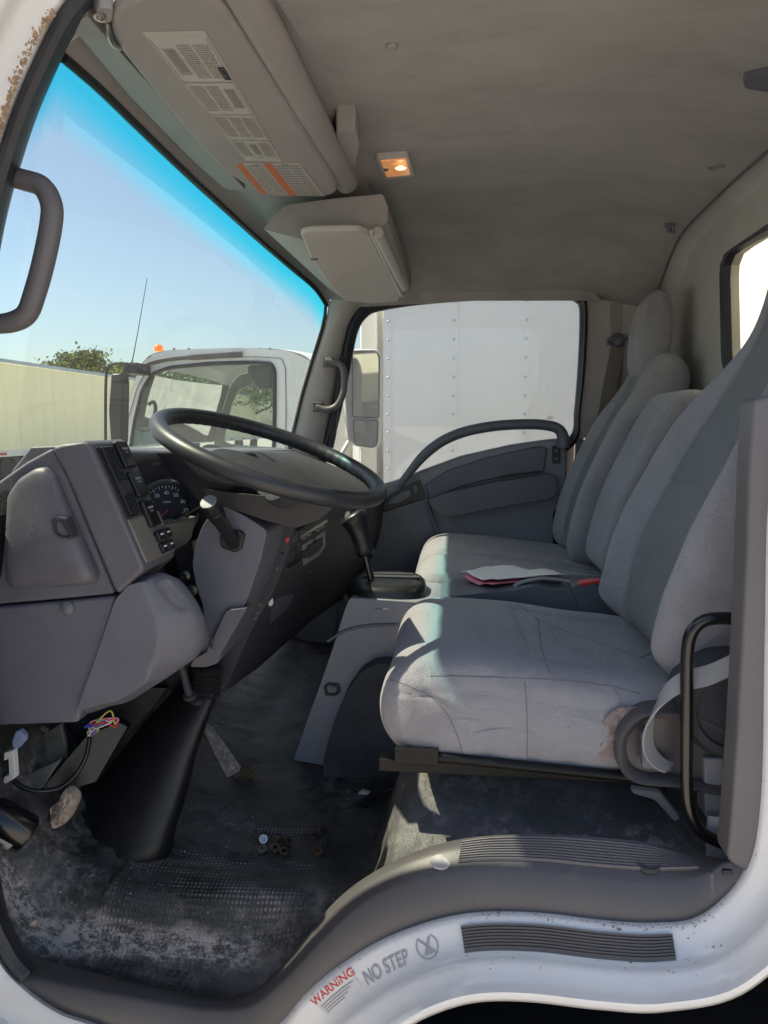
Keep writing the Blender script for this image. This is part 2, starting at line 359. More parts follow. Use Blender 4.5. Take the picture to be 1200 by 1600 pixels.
# text turned into flat geometry, mapped by fn(u, v) with u, v in 0..1
def text_geo(s, fn, mb, mi=0, depth=0, bold=0.0, shear=0.0):
    c = bpy.data.curves.new('t', 'FONT'); c.body = s; c.offset = bold; c.shear = shear; c.fill_mode = 'FRONT'
    o = bpy.data.objects.new('t', c); COL.objects.link(o)
    dg = bpy.context.evaluated_depsgraph_get(); me = bpy.data.meshes.new_from_object(o.evaluated_get(dg))
    bpy.data.objects.remove(o)
    xs = [v.co.x for v in me.vertices]; ys = [v.co.y for v in me.vertices]
    x0, x1, y0, y1 = min(xs), max(xs), min(ys), max(ys)
    mb.add([fn((v.co.x-x0)/(x1-x0), (v.co.y-y0)/(y1-y0)) for v in me.vertices], [tuple(p.vertices) for p in me.polygons], mi)
    bpy.data.meshes.remove(me)
def quadmap(a, b, c, d, lift=Vector((0,0,0))):
    """a bottom-left, b bottom-right, c top-right, d top-left"""
    return lambda u, v: (a*(1-u)+b*u)*(1-v)+(d*(1-u)+c*u)*v+lift

# ============================================================ OUTSIDE
mb = MB(); G = 600
mb.add([(-G,-G,-.95),(G,-G,-.95),(G,G,-.95),(-G,G,-.95)], [(0,1,2,3)])
obj('ground', mb, 'ground', kind='structure')

# trailer across the yard
tr = thing('semi_trailer', (-12.8, 28, -.95), 'long cream box trailer parked across the yard, seen low through the windshield', 'trailer')
mb = MB(); mb.box((-14.05, 30, 1.24), 2.5, 30, 2.62); obj('trailer_body', mb, 'cream', tr, bevel=.03)
mb = MB(); mb.box((-12.77, 30, 2.60), .06, 30.04, .10); obj('top_rail', mb, 'steel', tr)
mb = MB(); mb.box((-12.76, 30, -.02), .08, 30.04, .16); obj('bottom_rail', mb, 'boxcream', tr)
for i in range(26):
    mb = MB(); mb.box((-12.715, 15.6+i*1.15, -.02), .012, .42, .07); obj('reflective_tape', mb, ['redink', 'paper'][i % 2], tr)
mb = MB()
for i in range(48): mb.box((-12.798, 15.3+i*.61, 1.3), .008, .03, 2.5)
obj('side_rib', mb, 'cream', tr)
for yy in (17.6, 18.6, 40):
    mb = MB(); mb.lathe((-12.95, yy+1, -.47), (1,0,0), [(0,-.25),(.46,-.25),(.48,-.2),(.48,0),(.46,.03),(.3,.03),(.28,-.03),(0,-.03)], 28); obj('wheel', mb, 'rubber', tr)
for yy in (17.4, 16.4):
    mb = MB(); mb.box((-13.2, yy, -.55), .1, .1, .9); obj('landing_leg', mb, 'steel', tr)

# neighbouring truck: open shell cab with real window openings, box body behind it
YN = 3.2
nb = thing('box_truck', (-.4, YN+.9, -.95), 'white box truck parked alongside, amber beacon on its cab roof, seen past the steering wheel', 'truck')
def ringplate(mbx, outer, hole, dy, n=72, mi=0):
    o = crv(outer, n, True); h = crv(hole, n, True)
    co = sum(h, Vector())/n
    def srt(l):
        import cmath
        a = [math.atan2(p.z-co.z, p.x-co.x) for p in l]; return a
    # resample both by angle around the hole's centre
    def by_angle(l):
        res = []
        m = len(l)
        for k in range(n):
            th = -math.pi+2*math.pi*(k+.5)/n; d = Vector((math.cos(th), 0, math.sin(th))); best = None
            for i in range(m):
                p, q = l[i]-co, l[(i+1) % m]-co
                e = q-p; den = d.x*(-e.z)-d.z*(-e.x)
                if abs(den) < 1e-12: continue
                t = (p.x*(-e.z)-p.z*(-e.x))/den; s_ = (d.x*p.z-d.z*p.x)/den
                if t > 0 and -1e-6 <= s_ <= 1+1e-6 and (best is None or t > best[0]): best = (t, p.y+e.y*s_)
            t, yy = best if best else (.01, 0)
            res.append(Vector((co.x+d.x*t, co.y+yy, co.z+d.z*t)))
        return res
    a, b = by_angle(o), by_angle(h); ext = Vector((0, dy, 0))
    mbx.grid([a, b, [p+ext for p in b], [p+ext for p in a], a], cv=True, mi=mi)
outer = [(176,760),(183,700),(196,648),(212,590),(226,562),(252,549),(320,545),(400,544),(450,548),(484,562),(497,600),(500,700),(500,780),(340,800)]
hole = [(203,705),(210,660),(222,610),(238,584),(265,574),(330,568),(400,566),(424,568),(429,580),(429,640),(428,700),(420,712),(310,714)]
mb = MB(); ringplate(mb, rnd(L3(outer, YN), .03), rnd(L3(hole, YN), .03), .03)
Y2 = YN+1.75
ring_top = crv(L3([(183,700),(196,648),(212,590),(226,562),(252,549),(320,545),(400,544),(450,548),(484,562),(497,600),(500,780)], YN), 40)
sh = Vector((0, 1.75, 0))
k0 = 14
# roof crowned from side to side
rows = []
for i in range(13):
    t = i/12; rows.append([p+sh*t+Vector((-.10*math.sin(math.pi*t) if j < 14 else 0, 0, .05*math.sin(math.pi*t))) for j, p in enumerate(ring_top) if j >= 9])
mb.grid(rows)
obj('cab_body', mb, 'paintout', nb, solid=.0)
mbf = MB(); o2 = [p+sh for p in L3(outer, YN)]; h2 = [p+sh for p in L3(hole, YN)]
ringplate(mbf, rnd(o2, .03), rnd(h2, .03), .03); obj('far_door', mbf, 'beige', nb)
mb = MB(); rows = []
for i in range(9):
    t = i/8; rows.append([p+sh*t+Vector((-.13*math.sin(math.pi*t), 0, 0)) for j, p in enumerate(ring_top) if j <= 9])
mb.grid(rows); obj('windshield', mb, 'windshield2', nb)
mb = MB(); hp = rnd(L3(hole, YN+.02), .03); mb.add(hp, [tuple(range(len(hp)))]); obj('window', mb, glass('far_window_glass', (.62,.72,.70), haze=.12, hazecol=(.7,.75,.75)), nb)
mb = MB(); ho = crv(rnd(L3(hole, YN-.006), .03), 90, True); mb.tube(ho, .012, 6, True); obj('window_seal', mb, 'seal', nb)
mb = MB(); mb.tube(crv(L3([(222,574),(240,566),(275,560),(330,556),(378,553)], YN-.015), 20), [.012]*12+[.018]*8, 8, sq=.6); obj('drip_rail', mb, 'sill', nb)
mb = MB(); mb.box(P(500,690,YN+.9)+Vector((.02,0,-.3)), .04, 1.7, 1.4); obj('cab_rear_wall', mb, 'beige', nb)
mb = MB(); mb.prism(rnd(L3([(385,570),(425,570),(425,607),(402,606),(388,592)], YN+.3), .03), Vector((0,.4,0))); obj('headrest', mb, 'dash', nb, bevel=.02)
mb = MB(); mb.prism(L3([(190,712),(300,705),(440,712),(440,800),(190,800)], YN+.25), Vector((0,1.2,0))); obj('dash', mb, 'doordark', nb, bevel=.03)
mb = MB(); mb.tube(crv(L3([(232,632),(240,628),(243,640),(237,664),(229,672),(218,671)], YN+.06), 24), .012, 8); obj('grab_handle', mb, 'doordark', nb)
mb = MB(); mb.tube(crv(L3([(345,702),(330,697),(318,700),(322,707),(345,708)], YN+.35), 20), .012, 8); obj('wheel_rim', mb, 'black', nb)
mb = MB(); mb.tube(rnd(L3([(192,706),(200,655),(214,606),(232,573),(262,562),(400,557),(440,560),(446,575),(447,640),(446,720)], YN-.003), .02)[:-1], .003, 5); obj('door_gap', mb, 'ink2', nb)
b0 = P(248,549,YN+.35)
mb = MB(); mb.lathe(b0, (0,0,1), [(.030,0),(.030,.012),(.027,.03),(.016,.042),(0,.046)], 20); bo = obj('beacon', mb, 'amber', nb, label='amber roof beacon')
for px in (272, 295, 405, 422):
    mb = MB(); mb.lathe(P(px, 547, YN+.3), (0,0,1), [(.008,-.02),(.008,.012),(0,.016)], 10); obj('roof_bolt', mb, 'dash', nb)
mb = MB(); mb.tube([P(205,574,YN-.05), P(217,510,YN-.05), P(230,434,YN-.05)], [.0035,.0025,.0018], 6); obj('antenna', mb, 'black', nb)
mm = MB(); mm.tube(crv(L3([(228,577),(212,571),(190,568),(175,570),(167,580),(165,620),(165,692)], YN-.22), 34), .0085, 8)
mm.box(P(216,577,YN-.12), .07, .18, .06); am = obj('mirror_arm', mm, 'black', nb)
LOC[am.name] = LOC[nb.name]
mb = MB(); mb.prism(rnd(L3([(173,584),(190,583),(192,600),(190,692),(184,697),(172,690),(169,640)], YN-.30), .02), Vector((0,.09,0))); obj('mirror_head', mb, 'black', nb, bevel=.012)
# its box body
xb = P(600,600,YN).x
mb = MB(); mb.box((xb+2.6, YN+1.25, .95), 5.2, 2.5, 2.9); obj('box_body', mb, 'box', nb, bevel=.02)
mb = MB()
for px in (600, 703, 815, 926): 
    x = P(px, 600, YN).x; mb.box((x+.02, YN-.0015, .95), .045, .003, 2.86)
for px in (601, 703, 815, 926):
    x = P(px, 600, YN).x+.008
    for k in range(26): mb.lathe((x+.012, YN-.008, -.4+k*.105), (0,-1,0), [(.008,0),(.0075,.002),(.004,.005),(0,.006)], 10, 1)
obj('panel_seam', mb, ['box', 'steel'], nb)
mb = MB(); xs = P(572,600,YN).x
mb.box((xs-.01, YN+.45, .6), .10, .5, 2.1); mb.box((xs-.17, YN+.2, .3), .08, .3, 1.7)
obj('cab_guard', mb, 'boxcream', nb, bevel=.01)
mb = MB(); mb.box((-.2, YN+.9, -.28), 2.4, .9, .25); mb.box((2, YN+1.2, -.62), 5, .9, .18); obj('chassis', mb, 'black', nb)
for xx in (-.75, 3.2):
    mb = MB(); mb.lathe((xx, YN+.1, -.55), (0,-1,0), [(0,-.22),(.38,-.22),(.40,-.18),(.40,0),(.38,.03),(.24,.03),(.22,-.03),(0,-.03)], 28); obj('wheel', mb, 'rubber', nb)

# trees beyond the trailer
def tree(px, py, y, h, w_, lab, seed, mt='leaf'):
    random.seed(seed); top = P(px, py, y); base = Vector((top.x, top.y, -.95)); H = top.z+.95
    t = thing('tree', base, lab, 'tree', 'trees beyond the trailer')
    mb = MB(); mb.tube([base, base+Vector((.2,0,H*.3)), base+Vector((-.1,.2,H*.62)), base+Vector((.2,0,H*.93))], [.28,.2,.12,.03], 10)
    for i in range(9):
        a = random.random()*6.3; z0 = H*(.4+.05*i); mb.tube([base+Vector((0,0,z0)), base+Vector((math.cos(a)*w_*.3, math.sin(a)*w_*.3, z0+H*.1)), base+Vector((math.cos(a)*w_*.5, math.sin(a)*w_*.5, z0+H*.22))], [.08,.05,.015], 6)
    obj('trunk', mb, 'bark', t)
    mb = MB(); cl = [(random.gauss(0,.30)*w_, random.gauss(0,.30)*w_, H*(.62+.36*random.random()**.8)) for _ in range(46)]
    cl = [(x*(1.25-(z/H-.6)*1.6), yy*(1.25-(z/H-.6)*1.6), z) for x, yy, z in cl]
    for cx, cy, cz in cl:
        rr = w_*random.uniform(.07,.17)
        for _ in range(85):
            p = base+Vector((cx,cy,cz))+Vector((random.gauss(0,.5)*rr*1.4, random.gauss(0,.5)*rr*1.4, random.gauss(0,.42)*rr)); s_ = random.uniform(.07,.15)
            q = Matrix.Rotation(random.random()*6.3, 3, Vector((random.gauss(0,1),random.gauss(0,1),random.gauss(0,1))).normalized())
            mb.add([p+q@Vector(v) for v in ((-s_,0,0),(0,-s_*.5,0),(s_,0,0),(0,s_*.5,0))], [(0,1,2,3)], random.random() < .4)
    obj('crown', mb, ['leaf', 'leaf2'], t, smooth=False, weld=False)
tree(128,552,34,6,3.0,'leafy green tree rising just behind the trailer roof, left of the other truck',3)
tree(186,566,38,6,2.0,'thin small tree behind the black mirror of the other truck',5)
tree(300,572,40,6,6,'broad tree seen through the side window of the other truck',9)
tree(392,590,44,6,5,'tree seen through the far window of the other truck',11)
tree(520,610,52,6,7,'tree hidden mostly behind the other truck cab',12)

# ============================================================ CAB SHELL
cab = thing('truck_cab', (0,.8,-.1), 'white truck cab shell framing the interior, rust along its door pillar', 'truck cab')
# --- door opening: closed loop surfaces, matched control points
def scr(pts, ys): 
    return [P(a, b, ys[i] if isinstance(ys, (list,tuple)) else ys) for i, (a, b) in enumerate(pts)]
E0 = [(118,-12),(240,-75),(420,-100),(750,-110),(1120,-100),(1320,-60),(1370,100),(1330,380),(1240,610),(1198,760),(1190,1000),(1184,1250),(1160,1362),(1095,1428),(1030,1440),(950,1437),(830,1424),(720,1427),(620,1456),(540,1500),(480,1548),(435,1600),(370,1650),(255,1652),(160,1602),(95,1578),(40,1540),(0,1492),(-32,1400),(-60,1150),(-80,850),(-66,600),(-36,380),(0,236),(45,115)]
def cen(p): return Vector((560-p[0], 760-p[1])).normalized()
def offs(E, d, only=None):   # move an outline outwards by d pixels along its own normal
    n = len(E); out = []
    for i in range(n):
        a = Vector(E[i-1]); b = Vector(E[(i+1) % n]); t = (b-a).normalized(); nn = Vector((t.y, -t.x)); out.append((E[i][0]+nn.x*d, E[i][1]+nn.y*d))
    return out
bands = [(-3,.012),(0,-.004),(7,-.016),(16,-.021),(30,-.024),(62,-.037),(74,-.050),(86,-.060),(98,-.064),(118,-.080),(128,-.088),(136,-.089),(140,-.080),(142,-.02)]
body_curves = [crv(scr(offs(E0, d), y), 300, True) for d, y in bands]
mb = MB(); mb.grid(body_curves, cv=True); obj('door_frame', mb, 'paint', cab, angle=60)
# far-out body panels that continue the frame
mb = MB(); last = body_curves[-2]
big = [Vector((q.x*1.0+(q.x-.0)*.9, -.06, .5+(q.z-.5)*1.55)) for q in crv(scr(offs(E0, 140), -.04), 300, True)]
topset = [(i, p) for i, p in enumerate(body_curves[-2])]
sel = [i for i, p in enumerate(body_curves[-2]) if not (p.z < .30 and p.x > -.43)]
# arrange contiguous run
start = next(i for i in sel if (i-1) % 300 not in sel); run = []
i = start
while i % 300 in sel and len(run) < 300: run.append(i % 300); i += 1
mb.grid([[body_curves[-2][i] for i in run], [big[i] for i in run]])
obj('side_panel', mb, 'paint', cab)
# wheel arch below the sill: dark liner and tyre
mb = MB(); arch = [body_curves[-1][i] for i in range(300) if i not in run]
mb.grid([arch, [p+Vector((0,.12,-.03)) for p in arch], [p+Vector((0,.5,-.12)) for p in arch]]); obj('wheel_arch', mb, 'rubber', cab)
mb = MB(); mb.lathe((.22,.20,-.62), (0,-1,0), [(.2,-.25),(.40,-.25),(.42,-.2),(.42,.02),(.40,.05),(.24,.05),(.22,0),(0,0)], 48)
obj('front_wheel', mb, 'rubber', cab)
# ribbed rubber pad on the white step
def bodyat(px_top, dpx):  # point on the painted frame at outline parameter near px, dpx pixels outwards
    best = min(range(300), key=lambda i: (pxof(body_curves[1][i])[0]-px_top)**2 + (0 if pxof(body_curves[1][i])[1] > 1300 else 1e6))
    return best
def pxof(p):
    v = p-CAM; zz = v.dot(_f); return (600+FPX*v.dot(_r)/zz, 800-FPX*v.dot(_u)/zz)
DB = [b[0] for b in bands]; YB = [b[1] for b in bands]
def fsurf(i, d, lift=0):
    """frame surface: i = loop index (float), d = pixel distance outwards"""
    k = 0
    while k < len(DB)-2 and DB[k+1] < d: k += 1
    t = (d-DB[k])/(DB[k+1]-DB[k]); i0 = int(i) % 300; f = i-int(i); 
    def g(c): return c[i0]*(1-f)+c[(i0+1) % 300]*f
    return g(body_curves[k])*(1-t)+g(body_curves[k+1])*t+Vector((0,-lift,lift*.5))
iaa_g, ibb_g = bodyat(760, 0), bodyat(1110, 0)
# rust along the left pillar
random.seed(4); mb = MB()
for k in range(230):
    t = random.random(); c = crv([(6,215),(20,165),(38,110),(62,55),(92,12)], 50)[int(t*49)] if False else None
rust_pts = crv([Vector((2,225,0)),Vector((14,178,0)),Vector((34,122,0)),Vector((58,70,0)),Vector((90,18,0))], 160)
for k in range(300):
    p = random.choice(rust_pts); d = abs(random.gauss(0,5)); px, py = p.x-3-d, p.y-d*.4+random.gauss(0,3)
    y = -.018-.0004*d; s_ = random.uniform(.0006,.0022)
    c = P(px, py, y-.002)
    if k > 9999:
        px, py = 55+abs(random.gauss(0,16)), 1572+random.gauss(0,9); c = P(px, py, -.021)
    mb.add([c+Vector((math.cos(a)*s_*random.uniform(.6,1.4), 0, math.sin(a)*s_*random.uniform(.6,1.6))) for a in [i*1.05 for i in range(6)]], [tuple(range(6))])
obj('rust', mb, 'rust', cab, weld=False)
random.seed(44); mb = MB()
for k in range(260):
    i = random.choice((random.uniform(iaa_g, ibb_g), random.uniform(0, 299))); d = 3+abs(random.gauss(0,5)) if random.random() < .75 else random.uniform(5,95)
    p = fsurf(i, d, .0008)
    if p.z > .45: continue
    s_ = random.uniform(.0004,.0012)*(1.8 if random.random() < .06 else 1); nn_ = Vector((0,-.8,.6))
    mb.add([p+Vector((math.cos(a)*s_*random.uniform(.6,2.2), math.sin(a)*s_*.6, math.sin(a)*s_*.8)) for a in [q*1.05 for q in range(6)]], [tuple(range(6))])
obj('grime', mb, 'grime', cab, weld=False, kind='stuff')
# rubber seal all round
SE = offs(E0, -14); seal_bands = [(1,-.002),(-3,-.016),(-10,-.020),(-20,-.014),(-30,.006),(-34,.03),(-36,.07)]
scv = []
for d, y in seal_bands:
    scv.append(crv(scr(offs(E0, d), y), 300, True))
sel2 = [i for i in range(300) if not (scv[2][i].z < .22 and scv[2][i].x > -.64) and not (scv[2][i].x > .33 and scv[2][i].z < .83)]
start = next(i for i in sel2 if (i-1) % 300 not in sel2); run2 = []; i = start
while i % 300 in sel2: run2.append(i % 300); i += 1
mb = MB(); mb.grid([[c[i] for i in run2] for c in scv]); obj('door_seal', mb, 'seal', cab, solid=.003)
# sill trim
S1 = [(-60,1380),(-4,1440),(20,1476),(70,1500),(150,1520),(250,1543),(330,1557),(385,1553),(432,1518),(480,1460),(522,1410),(572,1370),(640,1334),(715,1312),(800,1304),(900,1306),(1000,1315),(1090,1334),(1150,1345),(1200,1342)]
S2 = [(-60,1420),(-14,1478),(20,1508),(70,1528),(150,1545),(250,1563),(330,1574),(392,1568),(445,1527),(498,1471),(545,1425),(590,1393),(650,1367),(730,1354),(810,1353),(900,1361),(1000,1371),(1085,1368),(1128,1348),(1180,1325)]
S2b = [(a-1, b+9) for a, b in S2]
S3 = [(-60,1460),(-14,1480),(12,1512),(48,1548),(95,1577),(165,1606),(255,1655),(370,1655),(440,1598),(482,1547),(541,1501),(580,1479),(640,1448),(722,1427),(830,1425),(930,1436),(1010,1441),(1080,1435),(1130,1402),(1175,1352)]
c1 = crv(scr(S1, .045), 180); c2 = crv(scr(S2, .008), 180); c2b = crv(scr(S2b, .0), 180); c3 = crv(scr(S3, -.006), 180)
c0 = [p+Vector((0,.03,-.03)) for p in c1]; c3b = [p+Vector((0,.03,0)) for p in c3]
c12 = [a*.5+b*.5+Vector((0,0,.002)) for a, b in zip(c1, c2)]
mb = MB(); mb.grid([c0, c1, c12, c2, c2b, c3, c3b]); sill = obj('sill_trim', mb, 'sill', cab, angle=75)
LOC[sill.name] = LOC[cab.name]
# ribbed tread plate and plugs on the sill trim
def ribpad(topc, botc, nrib, h, n=60, lift=.0):
    mb = MB(); rows = []
    nr = nrib*6
    for i in range(nr+1):
        t = i/nr; ph = (t*nrib) % 1; hh = h*(1 if .18 < ph < .68 else 0)+lift
        rows.append([a*(1-t)+b*t+Vector((0,-.25*hh,hh)) for a, b in zip(topc, botc)])
    mb.grid(rows); edge0 = [p-Vector((0,-.004,.006)) for p in rows[0]]; mb.grid([edge0, rows[0]]); mb.grid([rows[-1], [p-Vector((0,-.004,.006)) for p in rows[-1]]])
    return mb
ta = crv(scr([(722,1318),(770,1312),(850,1311),(930,1316),(1010,1325),(1072,1340)], .040), 60)
tb = crv(scr([(716,1350),(770,1347),(850,1349),(930,1357),(1010,1362),(1092,1360)], .0135), 60)
o = obj('tread_plate', ribpad(ta, tb, 9, .0026, lift=.0035), 'pillar', sill, angle=25)
mb = MB(); c = on(sill,1012,1342,.001) or P(1012,1340,.026); mb.lathe(c, (0,-.35,1), [(.020,-.006),(.019,.001),(.015,.001),(.013,-.003),(.006,-.003),(0,-.002)], 28); obj('plug', mb, 'dashdark', sill)
mb = MB(); c = on(sill,689,1347,.0008) or P(688,1347,.026); mb.lathe(c, (0,-.35,1), [(.016,-.002),(.015,.0015),(0,.002)], 20, sq=.75); obj('plug_hole', mb, 'chalk', sill)
# ribbed pad
ia = bodyat(718, 0); ib = bodyat(1050, 0)
iaa, ibb = (ia, ib)
n_ = 60
pt = [fsurf(iaa+(ibb-iaa)*k/(n_-1), 20, .003) for k in range(n_)]; pb = [fsurf(iaa+(ibb-iaa)*k/(n_-1), 60, .003) for k in range(n_)]
o = obj('step_pad', ribpad(pt, pb, 8, .0028), 'sill', cab, angle=25)
# lettering on the step
def along(i0, i1, d0, d1, lift=.0012):
    return lambda u, v: fsurf(i0+(i1-i0)*u, d0+(d1-d0)*(1-v), lift)
i_ns0, i_ns1 = bodyat(545,0), bodyat(628,0)
mb = MB(); text_geo('NO STEP', along(i_ns0+.0, i_ns1+.0, 29, 53), mb, shear=.2, bold=.012)
nst = obj('step_lettering', mb, 'greyink', cab, smooth=False)
ic = bodyat(652,0); mb = MB(); seg = 40
cc = fsurf(ic, 37, .0014); e1 = (fsurf(ic-2, 37, .0014)-fsurf(ic+2, 37, .0014)); e1 = e1.normalized(); e2 = (fsurf(ic, 27, .0014)-fsurf(ic, 47, .0014)).normalized()
if e1.x < 0: e1 = -e1
def disc(mbx, c, e1, e2, r0, r1, n=36, mi=0):
    a = [c+e1*math.cos(2*math.pi*k/n)*r0+e2*math.sin(2*math.pi*k/n)*r0 for k in range(n)]; b = [c+e1*math.cos(2*math.pi*k/n)*r1+e2*math.sin(2*math.pi*k/n)*r1 for k in range(n)]
    mbx.grid([a, b], cv=True, mi=mi)
disc(mb, cc, e1, e2, .0145, .0165)
def bar(mbx, a, b, w_, c, e1, e2, mi=0, lift=Vector((0,0,0))):
    A = c+e1*a[0]+e2*a[1]; B = c+e1*b[0]+e2*b[1]; d = (B-A).normalized(); s_ = (e2*d.dot(e1)-e1*d.dot(e2)).normalized()*w_/2
    mbx.add([A+s_+lift, B+s_+lift, B-s_+lift, A-s_+lift], [(0,1,2,3)], mi)
bar(mb, (-.010,.011), (.010,-.011), .0028, cc, e1, e2)
bar(mb, (.007,.011), (-.004,-.008), .0040, cc, e1, e2, lift=Vector((0,-.0002,0))); bar(mb, (-.007,-.009), (.005,-.009), .0030, cc, e1, e2)
obj('no_step_sign', mb, 'greyink', cab, smooth=False)
iw0, iw1 = bodyat(478,0), bodyat(535,0)
mb = MB(); rows = [[fsurf(iw0+(iw1-iw0)*k/12, 10+4.0*j, .0007) for k in range(13)] for j in range(11)]; mb.grid(rows, mi=0)
text_geo('WARNING', along(iw0+.3, iw1-.3, 13, 27, .0013), mb, 1, bold=.02, shear=.1)
for k in range(4):
    d = 32+k*4.5; e = .95-.12*k
    mb.grid([[fsurf(iw0+(iw1-iw0)*(.06+e*.9*q/10), d+dd, .0013) for q in range(11)] for dd in (0, 1.6)], mi=2)
obj('warning_sticker', mb, ['sticker', 'redink', 'ink2'], cab, smooth=False)

# --- outer roof, nearly closed cab
def roofz(x, y):
    z = 1.425-.05*((y-.8)/.8)**2
    z -= .125*sstep(1.22, 1.62, y)**1.4
    z -= .05*sstep(.35, .70, x)
    z -= .02*sstep(.25, -.05, y)
    return z
mb = MB(); rows = []
for i in range(70):
    x = -.25+(.69+.25)*i/69; rows.append([Vector((x, -.03+1.67*j/80, roofz(x, -.03+1.67*j/80)+.0012*nz(x*9, j*.25))) for j in range(81)])
mb.grid(rows); obj('roof_lining', mb, 'lining', cab)
mb = MB(); mb.box((.02,.8,1.50), 1.52, 1.78, .04); obj('roof', mb, 'paint', cab, bevel=.015)
mb = MB(); mb.box((0,-.02,1.44), 1.3, .05, .13); obj('header_rail', mb, 'trim', cab)
# strip over the passenger window
mb = MB(); mb.loft([rnd(L3([(560,440),(620,430),(738,422),(738,470),(560,480)], y), .004, 2) for y in (1.585, 1.64)]); 
mb.loft([rnd(L3([(736,424),(841,420),(915,436),(940,470),(736,470)], y), .004, 2) for y in (1.587, 1.64)]); obj('window_header', mb, 'lining', cab, bevel=.003)
# rear wall with window opening
XR = .70
def rw(px, py): 
    q = X(px, py, XR); return q
rwin = [rw(1128,415), rw(1150,398), rw(1200,365)]
yA, yB = X(1128,415,XR).y, -.02
z1 = 1.245; z0 = .93
def rx(z): return XR+.02*(1.2-z)
hole_y0, hole_y1 = .22, 1.09
hole3 = rnd([V(rx(z0), hole_y1-.05, z0), V(rx(z1), hole_y1, z1), V(rx(z1), hole_y0, z1), V(rx(z0), hole_y0, z0)], .06, 8)
outer3 = [V(rx(-.1), 1.66, -.1), V(rx(1.4), 1.66, 1.40), V(rx(1.4), -.05, 1.40), V(rx(-.1), -.05, -.1)]
# bridge using polar sampling in the y-z plane
def swap(p): return Vector((p.y, p.x, p.z))
def ring2(outer, hole, n=96):
    c = sum(hole, Vector())/len(hole); res = []
    for loop in (outer, hole):
        l = []
        for k in range(n):
            th = 2*math.pi*(k+.5)/n; d = Vector((math.cos(th), math.sin(th))); best = None
            for i in range(len(loop)):
                p = loop[i]-c; q = loop[(i+1) % len(loop)]-c; e = q-p
                den = d.x*(-e.z)-d.y*(-e.y)
                if abs(den) < 1e-12: continue
                t = (p.y*(-e.z)-p.z*(-e.y))/den; s_ = (d.x*p.z-d.y*p.y)/den
                if t > 0 and -1e-6 <= s_ <= 1+1e-6: best = (t, p.x+e.x*s_) if best is None or t > best[0] else best
            l.append(Vector((c.x+best[1], c.y+d.x*best[0], c.z+d.y*best[0])))
        res.append(l)
    return res
oo, hh = ring2(outer3, hole3)
mb = MB(); mid = [a*.08+b*.92 for a, b in zip(oo, hh)]
mb.grid([oo, mid, [p+V(.004,0,0) for p in hh], [p+V(.04,0,0) for p in hh]], cv=True)
obj('rear_wall', mb, 'trimlight', cab)
mb = MB(); ctr = sum(hh, Vector())/len(hh)
def shrink(l, d): return [p+(ctr-p).normalized()*d for p in l]
mb.grid([[p+V(-.002,0,0) for p in shrink(hh,-.012)], [p+V(-.010,0,0) for p in shrink(hh,-.002)], [p+V(-.006,0,0) for p in shrink(hh,.012)], [p+V(.012,0,0) for p in shrink(hh,.018)]], cv=True)
obj('rear_window_seal', mb, 'seal', cab)
mb = MB(); mb.add([p+V(.008,0,0) for p in shrink(hh,.010)], [tuple(range(len(hh)))]); obj('rear_window', mb, 'rearglass', cab)
# cove between roof lining and rear wall
mb = MB(); rows = []
for i in range(10):
    a = i/9*math.pi/2; rows.append([Vector((.645+.062*math.sin(a), -.03+1.67*j/60, roofz(.66, -.03+1.67*j/60)-.055+.055*math.cos(a)-.0)) for j in range(61)])
mb.grid(rows); obj('rear_cove', mb, 'trimlight', cab)
mb = MB(); mb.tube([Vector((.648, -.03+1.67*j/60, roofz(.66, -.03+1.67*j/60)-.002)) for j in range(61)], .0035, 6); obj('lining_edge', mb, 'dash', cab)

# --- passenger side: pillars around the door opening
mb = MB()
mb.prism(rnd(L3([(912,452),(935,446),(1000,438),(1014,450),(1090,450),(1090,690),(900,684)], 1.63), .006), V(0,.05,0)); bp = obj('upper_pillar_trim', mb, 'trimlight', cab, bevel=.006)
LOC[bp.name] = LOC[cab.name]
mb = MB(); mb.prism(L3([(878,684),(912,684),(912,1000),(872,1000)], 1.665), V(0,.04,0)); obj('door_jamb', mb, 'trim', cab)
mb = MB(); mb.prism(L3([(900,688),(1090,690),(1090,1000),(880,1000)], 1.635), V(0,.05,0)); obj('lower_pillar_trim', mb, 'trim', cab, bevel=.004)
mb = MB(); mb.prism(rnd(L3([(954,474),(972,472),(971,535),(955,535)], 1.622), .002), V(0,.01,0)); obj('belt_slot', mb, 'trim', bp, bevel=.002)
# far windshield pillar
mb = MB()
rA = [(509,468),(516,466),(540,470),(560,476),(545,482),(530,472)]
left = [(511,470),(512,486),(503,520),(490,560),(472,620),(455,690),(445,730)]
right = [(575,470),(552,492),(540,520),(531,560),(520,620),(505,695),(498,740)]
yl = 1.56
Lc = crv(scr(left, yl), 30); Rc = crv(scr(right, 1.60), 30)
mb.grid([[p+V(-.01,.08,0) for p in Lc], Lc, [a*.7+b*.3+V(0,-.022,0) for a, b in zip(Lc, Rc)], [a*.3+b*.7+V(0,-.022,0) for a, b in zip(Lc, Rc)], Rc, [p+V(.0,.06,0) for p in Rc]])
obj('windshield_pillar', mb, 'trimlight', cab, angle=60)
